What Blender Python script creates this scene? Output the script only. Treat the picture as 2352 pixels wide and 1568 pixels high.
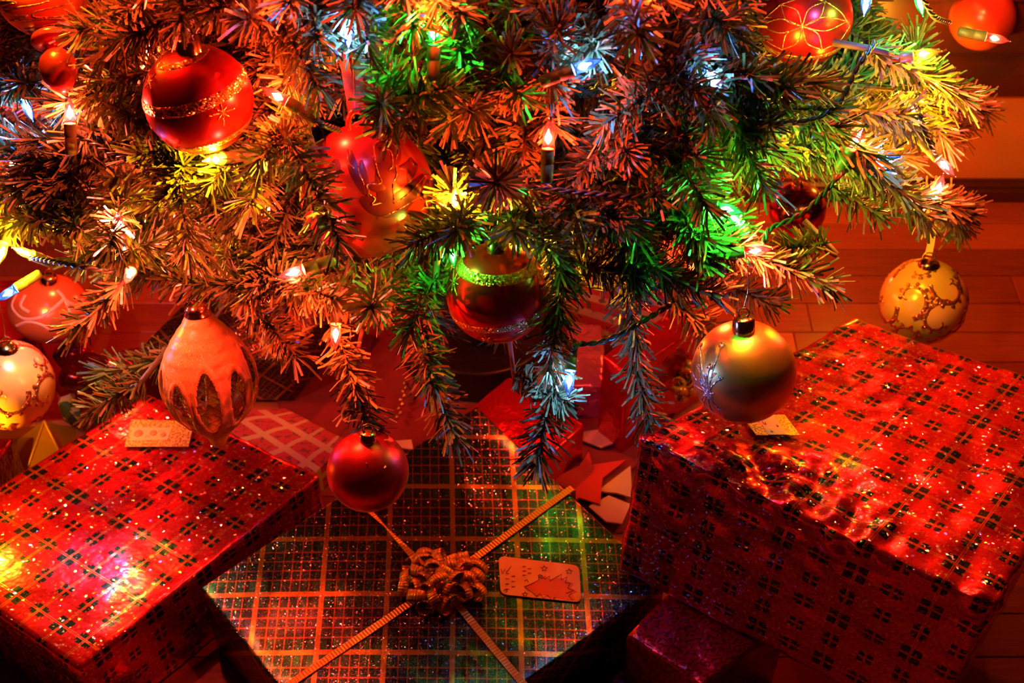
import bpy, math, random
from mathutils import Vector, Matrix, noise

random.seed(7)
SC = bpy.context.scene
for o in list(bpy.data.objects):
    bpy.data.objects.remove(o)

# ------------------------------------------------------------------ camera, world, exposure
F, CX, CY = 3267.0, 1176.0, 784.0            # focal length and centre in pixels of the 2352x1568 frame
CAM = Vector((0.0, 0.0, 1.10))
PITCH = math.radians(45)
cam_data = bpy.data.cameras.new('camera')
cam_data.sensor_width = 36.0
cam_data.lens = 36.0 * F / 2352.0
cam_data.clip_start = 0.02
cam_data.dof.use_dof = True
cam_data.dof.focus_distance = 1.06
cam_data.dof.aperture_fstop = 10.0
cam = bpy.data.objects.new('camera', cam_data)
SC.collection.objects.link(cam)
cam.location = CAM
cam.rotation_euler = (math.pi / 2 - PITCH, 0, 0)
SC.camera = cam

world = bpy.data.worlds.new('dim_room')
SC.world = world
world.use_nodes = True
world.node_tree.nodes['Background'].inputs[0].default_value = (1.0, 0.16, 0.07, 1)
world.node_tree.nodes['Background'].inputs[1].default_value = 0.010

SC.view_settings.view_transform = 'Standard'
SC.view_settings.look = 'None'
SC.view_settings.gamma = 1.0
SC.view_settings.use_curve_mapping = False
SC.view_settings.exposure = 0.22
SC.cycles.use_denoising = True
SC.cycles.sample_clamp_indirect = 6.0
SC.cycles.sample_clamp_direct = 0.0
SC.cycles.max_bounces = 4
SC.cycles.diffuse_bounces = 1
SC.cycles.glossy_bounces = 2
SC.cycles.use_adaptive_sampling = True
SC.cycles.adaptive_threshold = 0.05
SC.cycles.transparent_max_bounces = 8
SC.cycles.caustics_reflective = False
SC.cycles.caustics_refractive = False

BULB_POWER = 4900.0

# ------------------------------------------------------------------ helpers: space
RT = Vector((1, 0, 0))
UP = Vector((0, math.sin(PITCH), math.cos(PITCH)))
FW = Vector((0, math.cos(PITCH), -math.sin(PITCH)))


def ray(px, py):
    return FW + RT * ((px - CX) / F) + UP * ((CY - py) / F)


def P(px, py, depth):
    return CAM + ray(px, py) * depth


def onz(px, py, z):
    d = ray(px, py)
    return CAM + d * ((z - CAM.z) / d.z)


def proj(p):
    v = p - CAM
    d = v.dot(FW)
    return CX + F * v.dot(RT) / d, CY - F * v.dot(UP) / d, d


TREE = Vector((-0.035, 1.07, 0.0))


def tree_rx(z):
    return max(0.03, 0.50 - 0.33 * (z - 0.2)) if z > 0.2 else 0.50 - 0.25 * (0.2 - z)


def tree_q(p):
    rx = tree_rx(p.z)
    return math.hypot((p.x - TREE.x) / rx, (p.y - TREE.y) / (rx * 0.75))


def surf(px, py):
    best, bt = 9, 1.2
    t = 0.75
    while t < 1.75:
        p = P(px, py, t)
        if p.z < 0.06:
            break
        q = tree_q(p)
        if q < best:
            best, bt = q, t
        if q <= 1:
            return t
        t += 0.006
    return bt


def S(px, py, off=0.0):
    """point on the outer shell of the tree seen at this pixel, moved off metres to the front"""
    return P(px, py, surf(px, py) - off)


def frame_from(z, roll=0.0):
    z = z.normalized()
    a = Vector((0, 0, 1)) if abs(z.z) < 0.9 else Vector((1, 0, 0))
    x = a.cross(z).normalized()
    y = z.cross(x)
    c, s = math.cos(roll), math.sin(roll)
    x2, y2 = x * c + y * s, y * c - x * s
    return Matrix(((x2.x, y2.x, z.x), (x2.y, y2.y, z.y), (x2.z, y2.z, z.z)))


# ------------------------------------------------------------------ helpers: objects
COL = SC.collection


class MB:
    """collects vertices and faces, then builds one mesh object"""

    def __init__(self):
        self.v, self.f, self.m, self.uv = [], [], [], {}

    def vert(self, p):
        self.v.append(tuple(p))
        return len(self.v) - 1

    def face(self, idx, mat=0, uv=None):
        if uv:
            self.uv[len(self.f)] = uv
        self.f.append(tuple(idx))
        self.m.append(mat)

    def tube(self, pts, r, n=8, caps=True, mat=0):
        pts = [Vector(p) for p in pts]
        rr = r if isinstance(r, (list, tuple)) else [r] * len(pts)
        rings = []
        nrm = None
        for i, p in enumerate(pts):
            t = (pts[min(i + 1, len(pts) - 1)] - pts[max(i - 1, 0)])
            if t.length < 1e-9:
                t = Vector((0, 0, 1))
            t.normalize()
            if nrm is None:
                a = Vector((0, 0, 1)) if abs(t.z) < 0.9 else Vector((1, 0, 0))
                nrm = a.cross(t).normalized()
            else:
                nrm = (nrm - t * nrm.dot(t))
                if nrm.length < 1e-6:
                    nrm = t.orthogonal()
                nrm.normalize()
            b = t.cross(nrm)
            rings.append([self.vert(p + (nrm * math.cos(k * 2 * math.pi / n) + b * math.sin(k * 2 * math.pi / n)) * rr[i]) for k in range(n)])
        for i in range(len(rings) - 1):
            for k in range(n):
                self.face((rings[i][k], rings[i][(k + 1) % n], rings[i + 1][(k + 1) % n], rings[i + 1][k]), mat)
        if caps:
            self.face(rings[0][::-1], mat)
            self.face(rings[-1], mat)

    def lathe(self, prof, M=None, n=32, o=Vector((0, 0, 0)), mat=0, caps=True):
        """prof: (radius, height); M: 3x3 frame whose z is the axis"""
        M = M or Matrix.Identity(3)
        rings = []
        for r, h in prof:
            rings.append([self.vert(o + M @ Vector((r * math.cos(2 * math.pi * k / n), r * math.sin(2 * math.pi * k / n), h))) for k in range(n)])
        for i in range(len(rings) - 1):
            for k in range(n):
                self.face((rings[i][k], rings[i][(k + 1) % n], rings[i + 1][(k + 1) % n], rings[i + 1][k]), mat)
        if caps:
            self.face(rings[0][::-1], mat)
            self.face(rings[-1], mat)

    def torus(self, c, M, R, r, n=24, k=8, sx=1.0):
        pts = [c + M @ Vector((R * sx * math.cos(2 * math.pi * i / n), R * math.sin(2 * math.pi * i / n), 0)) for i in range(n + 1)]
        self.tube(pts, r, k, caps=False)

    def box(self, lo, hi, mat=0):
        x0, y0, z0 = lo
        x1, y1, z1 = hi
        i = [self.vert(p) for p in ((x0, y0, z0), (x1, y0, z0), (x1, y1, z0), (x0, y1, z0), (x0, y0, z1), (x1, y0, z1), (x1, y1, z1), (x0, y1, z1))]
        for q in ((3, 2, 1, 0), (4, 5, 6, 7), (0, 1, 5, 4), (1, 2, 6, 5), (2, 3, 7, 6), (3, 0, 4, 7)):
            self.face([i[a] for a in q], mat)

    def mesh(self, name, mats, smooth=True):
        me = bpy.data.meshes.new(name)
        me.from_pydata(self.v, [], self.f)
        for m in (mats if isinstance(mats, (list, tuple)) else [mats]):
            me.materials.append(m)
        me.polygons.foreach_set('material_index', self.m)
        me.polygons.foreach_set('use_smooth', [smooth] * len(self.f))
        if self.uv:
            lay = me.uv_layers.new(name='UVMap')
            for pi, uv in self.uv.items():
                pl = me.polygons[pi]
                for k, li in enumerate(pl.loop_indices):
                    lay.data[li].uv = uv[k]
        me.update()
        return me

    def build(self, name, mats, parent=None, smooth=True, loc=None):
        o = bpy.data.objects.new(name, self.mesh(name, mats, smooth))
        COL.objects.link(o)
        if parent is not None:
            o.parent = parent
        if loc is not None:
            o.location = loc
        return o


def empty(name, loc, label, cat, group=None):
    o = bpy.data.objects.new(name, None)
    o.empty_display_size = 0.02
    COL.objects.link(o)
    o.location = loc
    return tag(o, label, cat, group)


def tag(o, label=None, cat=None, group=None, kind=None):
    if label:
        o['label'] = label
    if cat:
        o['category'] = cat
    if group:
        o['group'] = group
    if kind:
        o['kind'] = kind
    return o


def catmull(pts, n=8):
    pts = [Vector(p) for p in pts]
    q = [pts[0] * 2 - pts[1]] + pts + [pts[-1] * 2 - pts[-2]]
    out = []
    for i in range(1, len(q) - 2):
        p0, p1, p2, p3 = q[i - 1:i + 3]
        for k in range(n):
            t = k / n
            out.append(0.5 * ((2 * p1) + (p2 - p0) * t + (2 * p0 - 5 * p1 + 4 * p2 - p3) * t * t + (3 * p1 - p0 - 3 * p2 + p3) * t ** 3))
    out.append(pts[-1])
    return out


# ------------------------------------------------------------------ materials
class NT:
    def __init__(self, name):
        self.mat = bpy.data.materials.new(name)
        self.mat.use_nodes = True
        self.t = self.mat.node_tree
        self.n = self.t.nodes
        self.l = self.t.links
        self.bsdf = self.n['Principled BSDF']
        self.out = self.n['Material Output']

    def node(self, typ, **kw):
        x = self.n.new(typ)
        for k, v in kw.items():
            setattr(x, k, v)
        return x

    def link(self, a, b):
        self.l.new(a, b)

    def put(self, sock, v):
        if isinstance(v, bpy.types.NodeSocket):
            self.l.new(v, sock)
        else:
            sock.default_value = v

    def math(self, op, a, b=None, c=None, clamp=False):
        x = self.node('ShaderNodeMath', operation=op, use_clamp=clamp)
        self.put(x.inputs[0], a)
        if b is not None:
            self.put(x.inputs[1], b)
        if c is not None:
            self.put(x.inputs[2], c)
        return x.outputs[0]

    def mix(self, fac, a, b):
        x = self.node('ShaderNodeMix', data_type='RGBA')
        self.put(x.inputs[0], fac)
        for s, v in ((x.inputs[6], a), (x.inputs[7], b)):
            if isinstance(v, bpy.types.NodeSocket):
                self.l.new(v, s)
            else:
                s.default_value = (*v[:3], 1)
        return x.outputs[2]

    def coords(self, kind='Object'):
        return self.node('ShaderNodeTexCoord').outputs[kind]

    def noise(self, vec, scale, detail=3, rough=0.5):
        x = self.node('ShaderNodeTexNoise')
        self.link(vec, x.inputs['Vector'])
        x.inputs['Scale'].default_value = scale
        x.inputs['Detail'].default_value = detail
        x.inputs['Roughness'].default_value = rough
        return x

    def voronoi(self, vec, scale):
        x = self.node('ShaderNodeTexVoronoi')
        self.link(vec, x.inputs['Vector'])
        x.inputs['Scale'].default_value = scale
        return x

    def ramp(self, fac, stops):
        x = self.node('ShaderNodeValToRGB')
        self.link(fac, x.inputs[0])
        e = x.color_ramp.elements
        while len(e) < len(stops):
            e.new(0.5)
        for k, (p, c) in enumerate(stops):
            e[k].position = p
            e[k].color = (*c[:3], 1)
        return x.outputs[0]

    def glitter_normal(self, vec, scale, k, share=1.0, base=None):
        """tilts the shading normal cell by cell, like flakes"""
        v = self.voronoi(vec, scale)
        sub = self.node('ShaderNodeVectorMath', operation='SUBTRACT')
        self.link(v.outputs['Color'], sub.inputs[0])
        sub.inputs[1].default_value = (0.5, 0.5, 0.5)
        sc = self.node('ShaderNodeVectorMath', operation='SCALE')
        self.link(sub.outputs[0], sc.inputs[0])
        if share < 1.0:
            w = self.node('ShaderNodeTexWhiteNoise', noise_dimensions='3D')
            self.link(v.outputs['Position'], w.inputs[0])
            on = self.math('LESS_THAN', w.outputs['Value'], share)
            amt = self.math('MULTIPLY', on, k)
            self.link(amt, sc.inputs['Scale'])
        else:
            sc.inputs['Scale'].default_value = k
        add = self.node('ShaderNodeVectorMath', operation='ADD')
        if base is None:
            g = self.node('ShaderNodeNewGeometry')
            base = g.outputs['Normal']
        self.link(base, add.inputs[0])
        self.link(sc.outputs[0], add.inputs[1])
        nn = self.node('ShaderNodeVectorMath', operation='NORMALIZE')
        self.link(add.outputs[0], nn.inputs[0])
        self.flake_on = on if share < 1.0 else 1.0
        return nn.outputs[0], v

    def bump(self, h, strength, dist):
        b = self.node('ShaderNodeBump')
        self.link(h, b.inputs['Height'])
        b.inputs['Strength'].default_value = strength
        b.inputs['Distance'].default_value = dist
        return b.outputs['Normal']

    def set(self, **kw):
        names = {'color': 'Base Color', 'rough': 'Roughness', 'metal': 'Metallic', 'spec': 'Specular IOR Level',
                 'coat': 'Coat Weight', 'coat_rough': 'Coat Roughness', 'sheen': 'Sheen Weight', 'normal': 'Normal',
                 'coat_normal': 'Coat Normal', 'coat_ior': 'Coat IOR', 'trans': 'Transmission Weight', 'sss': 'Subsurface Weight'}
        for k, v in kw.items():
            s = self.bsdf.inputs[names[k]]
            if isinstance(v, bpy.types.NodeSocket):
                self.link(v, s)
            elif k == 'color':
                s.default_value = (*v[:3], 1)
            else:
                s.default_value = v
        return self


def mat_simple(name, color, rough=0.5, metal=0.0, var=0.12, scale=60, **kw):
    m = NT(name)
    nz = m.noise(m.coords(), scale, 4)
    c = m.mix(nz.outputs['Fac'], [x * (1 - var) for x in color], [min(1, x * (1 + var)) for x in color])
    m.set(color=c, rough=rough, metal=metal, **kw)
    return m.mat


def mat_glitter(name, c1, c2, scale=1100, k=1.1, rough=0.28):
    m = NT(name)
    nrm, v = m.glitter_normal(m.coords(), scale, k)
    w = m.node('ShaderNodeSeparateColor')
    m.link(v.outputs['Color'], w.inputs[0])
    m.set(color=m.mix(w.outputs[0], c1, c2), rough=rough, metal=0.85, normal=nrm)
    return m.mat


def mat_satin(name, color, rough=0.32, metal=0.9, coat=0.15):
    m = NT(name)
    nz = m.noise(m.coords(), 45, 3)
    c = m.mix(nz.outputs['Fac'], [x * 0.9 for x in color], color)
    r = m.math('MULTIPLY_ADD', nz.outputs['Fac'], 0.08, rough - 0.04)
    m.set(color=c, rough=r, metal=metal, coat=coat, coat_rough=0.25)
    return m.mat


M = {}
# needles of an artificial tree: glossy PVC strips
m = NT('pvc_needles')
oi = m.node('ShaderNodeObjectInfo')
nz = m.noise(m.coords(), 260, 2)
f = m.math('MULTIPLY_ADD', oi.outputs['Random'], 0.4, m.math('MULTIPLY', nz.outputs['Fac'], 0.6))
m.set(color=m.ramp(f, [(0.2, (0.08, 0.10, 0.02)), (0.55, (0.19, 0.20, 0.04)), (0.85, (0.34, 0.31, 0.07))]), rough=0.36, spec=0.5)
M['needle'] = m.mat
M['bark'] = mat_simple('branch_wire', (0.10, 0.07, 0.03), 0.6, 0.0, 0.3, 200)
M['trunk'] = mat_simple('trunk_pole', (0.05, 0.05, 0.03), 0.5)
M['cord'] = mat_simple('cord_green_pvc', (0.045, 0.055, 0.02), 0.3, 0.0, 0.2, 300)
M['socket'] = mat_simple('socket_olive', (0.20, 0.19, 0.05), 0.35, 0.0, 0.15, 200)

# hot filament behind tinted glass
m = NT('hot_filament')
em = m.node('ShaderNodeEmission')
em.inputs[0].default_value = (1, 0.93, 0.82, 1)
em.inputs[1].default_value = BULB_POWER
m.link(em.outputs[0], m.out.inputs[0])
M['filament'] = m.mat
m.mat.cycles.emission_sampling = 'FRONT'


def mat_glass(name, tint):
    m = NT(name)
    tr = m.node('ShaderNodeBsdfTransparent')
    tr.inputs[0].default_value = (*tint, 1)
    gl = m.node('ShaderNodeBsdfGlossy')
    gl.inputs['Roughness'].default_value = 0.06
    df = m.node('ShaderNodeBsdfTranslucent')
    df.inputs[0].default_value = (*tint, 1)
    fr = m.node('ShaderNodeFresnel')
    fr.inputs[0].default_value = 1.45
    a = m.node('ShaderNodeMixShader')
    a.inputs[0].default_value = 0.006
    m.link(tr.outputs[0], a.inputs[1])
    m.link(df.outputs[0], a.inputs[2])
    b = m.node('ShaderNodeMixShader')
    m.link(fr.outputs[0], b.inputs[0])
    m.link(a.outputs[0], b.inputs[1])
    m.link(gl.outputs[0], b.inputs[2])
    m.link(b.outputs[0], m.out.inputs[0])
    return m.mat


GLASS = {'red': mat_glass('glass_red', (1.0, 0.045, 0.02)), 'blue': mat_glass('glass_blue', (0.03, 0.09, 0.55)),
         'green': mat_glass('glass_green', (0.015, 0.5, 0.05)), 'yellow': mat_glass('glass_amber', (1.0, 0.42, 0.02)),
         'pink': mat_glass('glass_pink', (1.0, 0.085, 0.065))}

M['red_satin'] = mat_satin('red_satin_ball', (0.80, 0.035, 0.02), 0.30)
M['red_plain'] = mat_satin('red_matte_ball', (0.78, 0.03, 0.018), 0.36)
M['red_glass'] = mat_satin('red_blown_glass', (0.85, 0.06, 0.035), 0.30, 0.7, 0.3)
M['dark_red'] = mat_satin('dark_red_print', (0.13, 0.002, 0.003), 0.4, 0.1)
M['gold_satin'] = mat_satin('gold_satin_ball', (0.92, 0.50, 0.09), 0.38)
M['mirror_red'] = mat_satin('mirror_red_ball', (0.55, 0.04, 0.03), 0.05, 1.0, 0.6)
M['orange_red'] = mat_satin('orange_red_ball', (0.92, 0.15, 0.035), 0.25, 0.4, 0.4)
M['swirl_red'] = mat_satin('swirl_red', (0.95, 0.32, 0.22), 0.5, 0.1)
M['pearl'] = mat_satin('pearl_white', (0.85, 0.83, 0.85), 0.12, 0.4, 0.6)
M['cap_gold'] = mat_satin('gold_cap', (0.85, 0.50, 0.14), 0.16, 1.0)
M['cap_copper'] = mat_satin('copper_cap', (0.75, 0.28, 0.12), 0.18, 1.0)
M['gl_gold'] = mat_glitter('glitter_gold', (0.95, 0.55, 0.12), (0.75, 0.30, 0.05))
M['gl_copper'] = mat_glitter('glitter_copper', (0.55, 0.14, 0.05), (0.80, 0.32, 0.10))
M['gl_red'] = mat_glitter('glitter_red', (0.80, 0.06, 0.04), (0.95, 0.35, 0.12))
M['gl_white'] = mat_glitter('glitter_white', (0.95, 0.85, 0.75), (0.9, 0.6, 0.35))
m = NT('cream_sugar')
nrm, v = m.glitter_normal(m.coords(), 1500, 0.9, 0.30)
m.set(color=(0.95, 0.54, 0.12), rough=0.35, spec=0.6, normal=nrm, sss=0.0)
tl = m.node('ShaderNodeBsdfTranslucent')
tl.inputs[0].default_value = (0.95, 0.50, 0.12, 1)
mxs = m.node('ShaderNodeMixShader')
mxs.inputs[0].default_value = 0.35
m.link(m.bsdf.outputs[0], mxs.inputs[1])
m.link(tl.outputs[0], mxs.inputs[2])
m.link(mxs.outputs[0], m.out.inputs[0])
M['cream_sugar'] = m.mat
M['cream_ball'] = mat_satin('cream_pearl_ball', (0.95, 0.54, 0.13), 0.24, 0.25, 0.2)
M['mesh_wire'] = mat_simple('fine_copper_mesh', (0.45, 0.20, 0.07), 0.3, 0.8)
m = NT('satin_ribbon')
wv = m.node('ShaderNodeTexWave')
m.link(m.coords(), wv.inputs[0])
wv.inputs['Scale'].default_value = 900
m.set(color=(0.85, 0.16, 0.09), rough=0.35, normal=m.bump(wv.outputs['Fac'], 0.2, 0.0003), sheen=0.3)
M['ribbon_red'] = m.mat
m = NT('peach_ribbon')
wv = m.node('ShaderNodeTexWave')
m.link(m.coords(), wv.inputs[0])
wv.inputs['Scale'].default_value = 900
m.set(color=(0.90, 0.42, 0.14), rough=0.35, normal=m.bump(wv.outputs['Fac'], 0.2, 0.0003), sheen=0.3)
M['ribbon_peach'] = m.mat
m = NT('gold_curling_ribbon')
wv = m.node('ShaderNodeTexWave')
wv.bands_direction = 'X'
m.link(m.coords('UV'), wv.inputs[0])
wv.inputs['Scale'].default_value = 110
m.set(color=m.mix(wv.outputs['Fac'], (0.60, 0.29, 0.015), (0.86, 0.46, 0.03)), rough=0.3, metal=0.5, normal=m.bump(wv.outputs['Fac'], 0.5, 0.0006))
M['gold_ribbon'] = m.mat


def plaid_coord(m, rot=0.0, off=(0, 0)):
    mp = m.node('ShaderNodeMapping')
    m.link(m.coords('UV'), mp.inputs[0])
    mp.inputs['Rotation'].default_value = (0, 0, rot)
    mp.inputs['Location'].default_value = (off[0], off[1], 0)
    s = m.node('ShaderNodeSeparateXYZ')
    m.link(mp.outputs[0], s.inputs[0])
    return s.outputs[0], s.outputs[1], mp.outputs[0]


def cell(m, c, period, shift=0.0):
    """distance in metres from the nearest line of a repeating set"""
    a = m.math('DIVIDE', c, period)
    a = m.math('ADD', a, 100.5 + shift)
    a = m.math('FRACT', a)
    a = m.math('SUBTRACT', a, 0.5)
    a = m.math('ABSOLUTE', a)
    return m.math('MULTIPLY', a, period)


def mat_red_plaid(name, off=(0, 0), scale=1.0, base=(0.72, 0.012, 0.018)):
    m = NT(name)
    u, v, vec = plaid_coord(m, 0, off)
    p = 0.027 * scale
    du, dv = cell(m, u, p), cell(m, v, p)
    du2, dv2 = cell(m, u, 2 * p), cell(m, v, 2 * p)
    # large clusters on even crossings, small ones on odd crossings
    big = m.math('LESS_THAN', m.math('ADD', du2, dv2), p * 0.9)
    size = m.math('MULTIPLY_ADD', big, 0.0022 * scale, 0.0056 * scale)
    inside = m.math('MULTIPLY', m.math('LESS_THAN', du, size), m.math('LESS_THAN', dv, size))
    gap = m.math('MULTIPLY', m.math('GREATER_THAN', du, 0.0011), m.math('GREATER_THAN', dv, 0.0009))
    dark = m.math('MULTIPLY', inside, gap)
    # broad darker bands that tie the clusters together
    band = m.math('LESS_THAN', du2, 0.0062 * scale)
    band2 = m.math('LESS_THAN', dv2, 0.0062 * scale)
    col = m.mix(m.math('MULTIPLY', m.math('ADD', band, band2), 0.2), base, (0.16, 0.003, 0.006))
    col = m.mix(dark, col, (0.008, 0.022, 0.008))
    dl = m.math('ABSOLUTE', m.math('SUBTRACT', dv, 0.0009))
    line = m.math('LESS_THAN', dl, 0.00035)
    dl2 = m.math('ABSOLUTE', m.math('SUBTRACT', du2, 0.0009))
    line2 = m.math('LESS_THAN', dl2, 0.0003)
    col = m.mix(m.math('MULTIPLY', m.math('MAXIMUM', line, line2), 0.5), col, (0.95, 0.40, 0.06))
    wr = m.noise(vec, 38, 3, 0.55)
    st = m.noise(vec, 16, 2)
    b = m.bump(wr.outputs['Fac'], 0.35, 0.003)
    nrm, vv = m.glitter_normal(vec, 540, 1.0, 0.40, b)
    big2 = m.noise(vec, 7, 2)
    b2 = m.bump(big2.outputs['Fac'], 0.5, 0.02)
    m.link(b2, b.node.inputs['Normal'])
    m.set(color=col, rough=m.math('MULTIPLY_ADD', st.outputs['Fac'], 0.22, 0.12), metal=0.8, normal=b, coat=m.math('MULTIPLY_ADD', m.flake_on, 0.85, 0.1), coat_rough=0.09, coat_normal=nrm, coat_ior=2.6)
    return m.mat


def mat_green_plaid(name, rot=0.0, off=(0, 0), s=1.0):
    m = NT(name)
    u, v, vec = plaid_coord(m, rot, off)
    P1 = 0.056 * s
    du, dv = cell(m, u, P1), cell(m, v, P1)
    # dark ground bands of the tartan: navy, bottle green, black
    bu = m.math('LESS_THAN', cell(m, u, P1, 0.5), 0.013 * s)
    bv = m.math('LESS_THAN', cell(m, v, P1, 0.5), 0.010 * s)
    col = m.mix(bu, (0.02, 0.11, 0.07), (0.02, 0.035, 0.09))
    col = m.mix(m.math('MULTIPLY', bv, 0.85), col, (0.012, 0.035, 0.05))
    blk = m.math('LESS_THAN', m.math('ABSOLUTE', m.math('SUBTRACT', dv, 0.0105 * s)), 0.0028 * s)
    col = m.mix(m.math('MULTIPLY', blk, 0.92), col, (0.004, 0.004, 0.006))
    blk2 = m.math('LESS_THAN', m.math('ABSOLUTE', m.math('SUBTRACT', du, 0.016 * s)), 0.0026 * s)
    col = m.mix(m.math('MULTIPLY', blk2, 0.5), col, (0.006, 0.006, 0.008))
    # thin red and gold threads
    tu = m.math('LESS_THAN', cell(m, u, P1 / 6, 0.5), 0.00075 * s)
    tv = m.math('LESS_THAN', cell(m, v, P1 / 7, 0.5), 0.0006 * s)
    far_u = m.math('GREATER_THAN', du, 0.006 * s)
    far_v = m.math('GREATER_THAN', dv, 0.005 * s)
    col = m.mix(m.math('MULTIPLY', m.math('MULTIPLY', tu, far_u), 0.6), col, (0.62, 0.12, 0.05))
    col = m.mix(m.math('MULTIPLY', m.math('MULTIPLY', tv, far_v), 0.5), col, (0.70, 0.18, 0.04))
    gu = m.math('LESS_THAN', du, 0.0024 * s)
    gv = m.math('LESS_THAN', dv, 0.0022 * s)
    col = m.mix(m.math('MULTIPLY', m.math('MAXIMUM', gu, gv), 0.8), col, (0.80, 0.40, 0.05))
    wr = m.noise(vec, 30, 2, 0.5)
    b = m.bump(wr.outputs['Fac'], 0.22, 0.003)
    nrm, vv = m.glitter_normal(vec, 1300, 0.5, 0.5, b)
    b2 = m.bump(m.noise(vec, 8, 2).outputs['Fac'], 0.5, 0.02)
    m.link(b2, b.node.inputs['Normal'])
    # prismatic foil: every flake has its own rainbow tint
    hs = m.node('ShaderNodeHueSaturation')
    hs.inputs['Color'].default_value = (0.10, 0.55, 0.30, 1)
    sp = m.node('ShaderNodeSeparateColor')
    hz = m.noise(vec, 9, 2)
    m.link(vv.outputs['Color'], sp.inputs[0])
    m.link(m.math('MULTIPLY_ADD', sp.outputs[1], 0.25, m.math('MULTIPLY_ADD', hz.outputs['Fac'], 1.3, -0.4)), hs.inputs['Hue'])
    hs.inputs['Saturation'].default_value = 1.1
    col = m.mix(0.07, col, hs.outputs[0])
    m.set(color=col, rough=0.27, metal=0.92, normal=b, coat=m.math('MULTIPLY', m.flake_on, 0.7), coat_rough=0.13, coat_normal=nrm, coat_ior=2.2)
    m.link(m.mix(0.5, (1, 1, 1), hs.outputs[0]), m.bsdf.inputs['Coat Tint'])
    return m.mat


def mat_foil(name, color, rough=0.22, metal=0.75, wr=30, k=0.5, dist=0.005, motif=None):
    m = NT(name)
    vec = m.coords('UV')
    nz = m.noise(vec, wr, 4, 0.6)
    col = color
    if motif:
        v2 = m.node('ShaderNodeTexWave')
        v2.wave_type = 'RINGS'
        m.link(vec, v2.inputs[0])
        v2.inputs['Scale'].default_value = motif[1]
        v2.inputs['Distortion'].default_value = 14
        v2.inputs['Detail'].default_value = 2
        v2.inputs['Detail Scale'].default_value = 2.5
        fac = m.math('GREATER_THAN', v2.outputs['Fac'], 0.62)
        col = m.mix(fac, color, motif[0])
    m.set(color=col, rough=rough, metal=metal, normal=m.bump(nz.outputs['Fac'], k, dist), coat=0.3, coat_rough=0.15)
    return m.mat


M['foil_red'] = mat_foil('red_foil', (0.62, 0.012, 0.018))
M['foil_scroll'] = mat_foil('red_foil_with_scrolls', (0.55, 0.008, 0.015), 0.25, 0.7, 26, 0.6, 0.006, ((0.25, 0.004, 0.008), 45))
M['foil_dark'] = mat_foil('dark_red_foil', (0.22, 0.004, 0.008), 0.2, 0.8, 24, 1.0, 0.012)
M['foil_gold'] = mat_foil('gold_foil', (0.95, 0.46, 0.03), 0.4, 0.25, 12, 0.2, 0.003)
M['foil_pink'] = mat_foil('pink_foil', (0.80, 0.22, 0.30), 0.16, 0.7, 20, 0.8, 0.01)
# patchwork print of cream strips and red squares
m = NT('patchwork_print')
u, v, vec = plaid_coord(m)
cu, cv = cell(m, u, 0.026), cell(m, v, 0.034)
sq = m.math('MULTIPLY', m.math('LESS_THAN', cu, 0.0095), m.math('LESS_THAN', cv, 0.0135))
nz = m.noise(vec, 160, 2)
bl = m.math('MULTIPLY', m.math('GREATER_THAN', nz.outputs['Fac'], 0.56), sq)
col = m.mix(sq, (0.50, 0.36, 0.16), (0.42, 0.035, 0.04))
col = m.mix(m.math('MULTIPLY', bl, 0.8), col, (0.07, 0.05, 0.03))
m.set(color=col, rough=0.5)
M['patchwork'] = m.mat
m = NT('candy_stripe_print')
u, v, vec = plaid_coord(m, 0.35)
col = m.mix(m.math('LESS_THAN', cell(m, v, 0.022), 0.005), (0.62, 0.05, 0.05), (0.72, 0.45, 0.24))
nz = m.noise(vec, 120, 2)
col = m.mix(m.math('MULTIPLY', m.math('GREATER_THAN', nz.outputs['Fac'], 0.60), 0.8), col, (0.10, 0.02, 0.02))
m.set(color=col, rough=0.4)
M['stripe'] = m.mat
m = NT('green_cream_print')
u, v, vec = plaid_coord(m, 0.6)
nz = m.noise(vec, 45, 2)
col = m.mix(m.math('GREATER_THAN', nz.outputs['Fac'], 0.52), (0.05, 0.09, 0.03), (0.55, 0.30, 0.16))
m.set(color=col, rough=0.45)
M['print'] = m.mat

# ------------------------------------------------------------------ setting: floor, planks, wall
m = NT('floor_plank_wood')
oi = m.node('ShaderNodeObjectInfo')
mp = m.node('ShaderNodeMapping')
m.link(m.coords(), mp.inputs[0])
mp.inputs['Scale'].default_value = (6, 90, 20)
nz = m.noise(mp.outputs[0], 3.0, 4)
mx = m.math('MULTIPLY_ADD', nz.outputs['Fac'], 0.5, m.math('MULTIPLY', oi.outputs['Random'], 0.55))
m.set(color=m.ramp(mx, [(0.15, (0.16, 0.028, 0.014)), (0.55, (0.40, 0.075, 0.03)), (0.95, (0.60, 0.14, 0.05))]), rough=0.32, spec=0.5)
M['plank'] = m.mat
M['subfloor'] = mat_simple('subfloor_dark', (0.06, 0.02, 0.012), 0.6)
M['plaster'] = mat_simple('warm_plaster', (0.88, 0.34, 0.09), 0.75, 0, 0.06, 14)
M['dark_wood'] = mat_simple('dark_stained_wood', (0.085, 0.020, 0.013), 0.4, 0, 0.4, 25)

b = MB()
b.box((-1.6, -0.6, -0.03), (1.6, 1.36, -0.004))
floor = b.build('floor', M['subfloor'], smooth=False)
tag(floor, 'reddish brown wooden strip floor under the tree', 'floor', kind='structure')
PW, PLN = 0.046, 0.52


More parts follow.
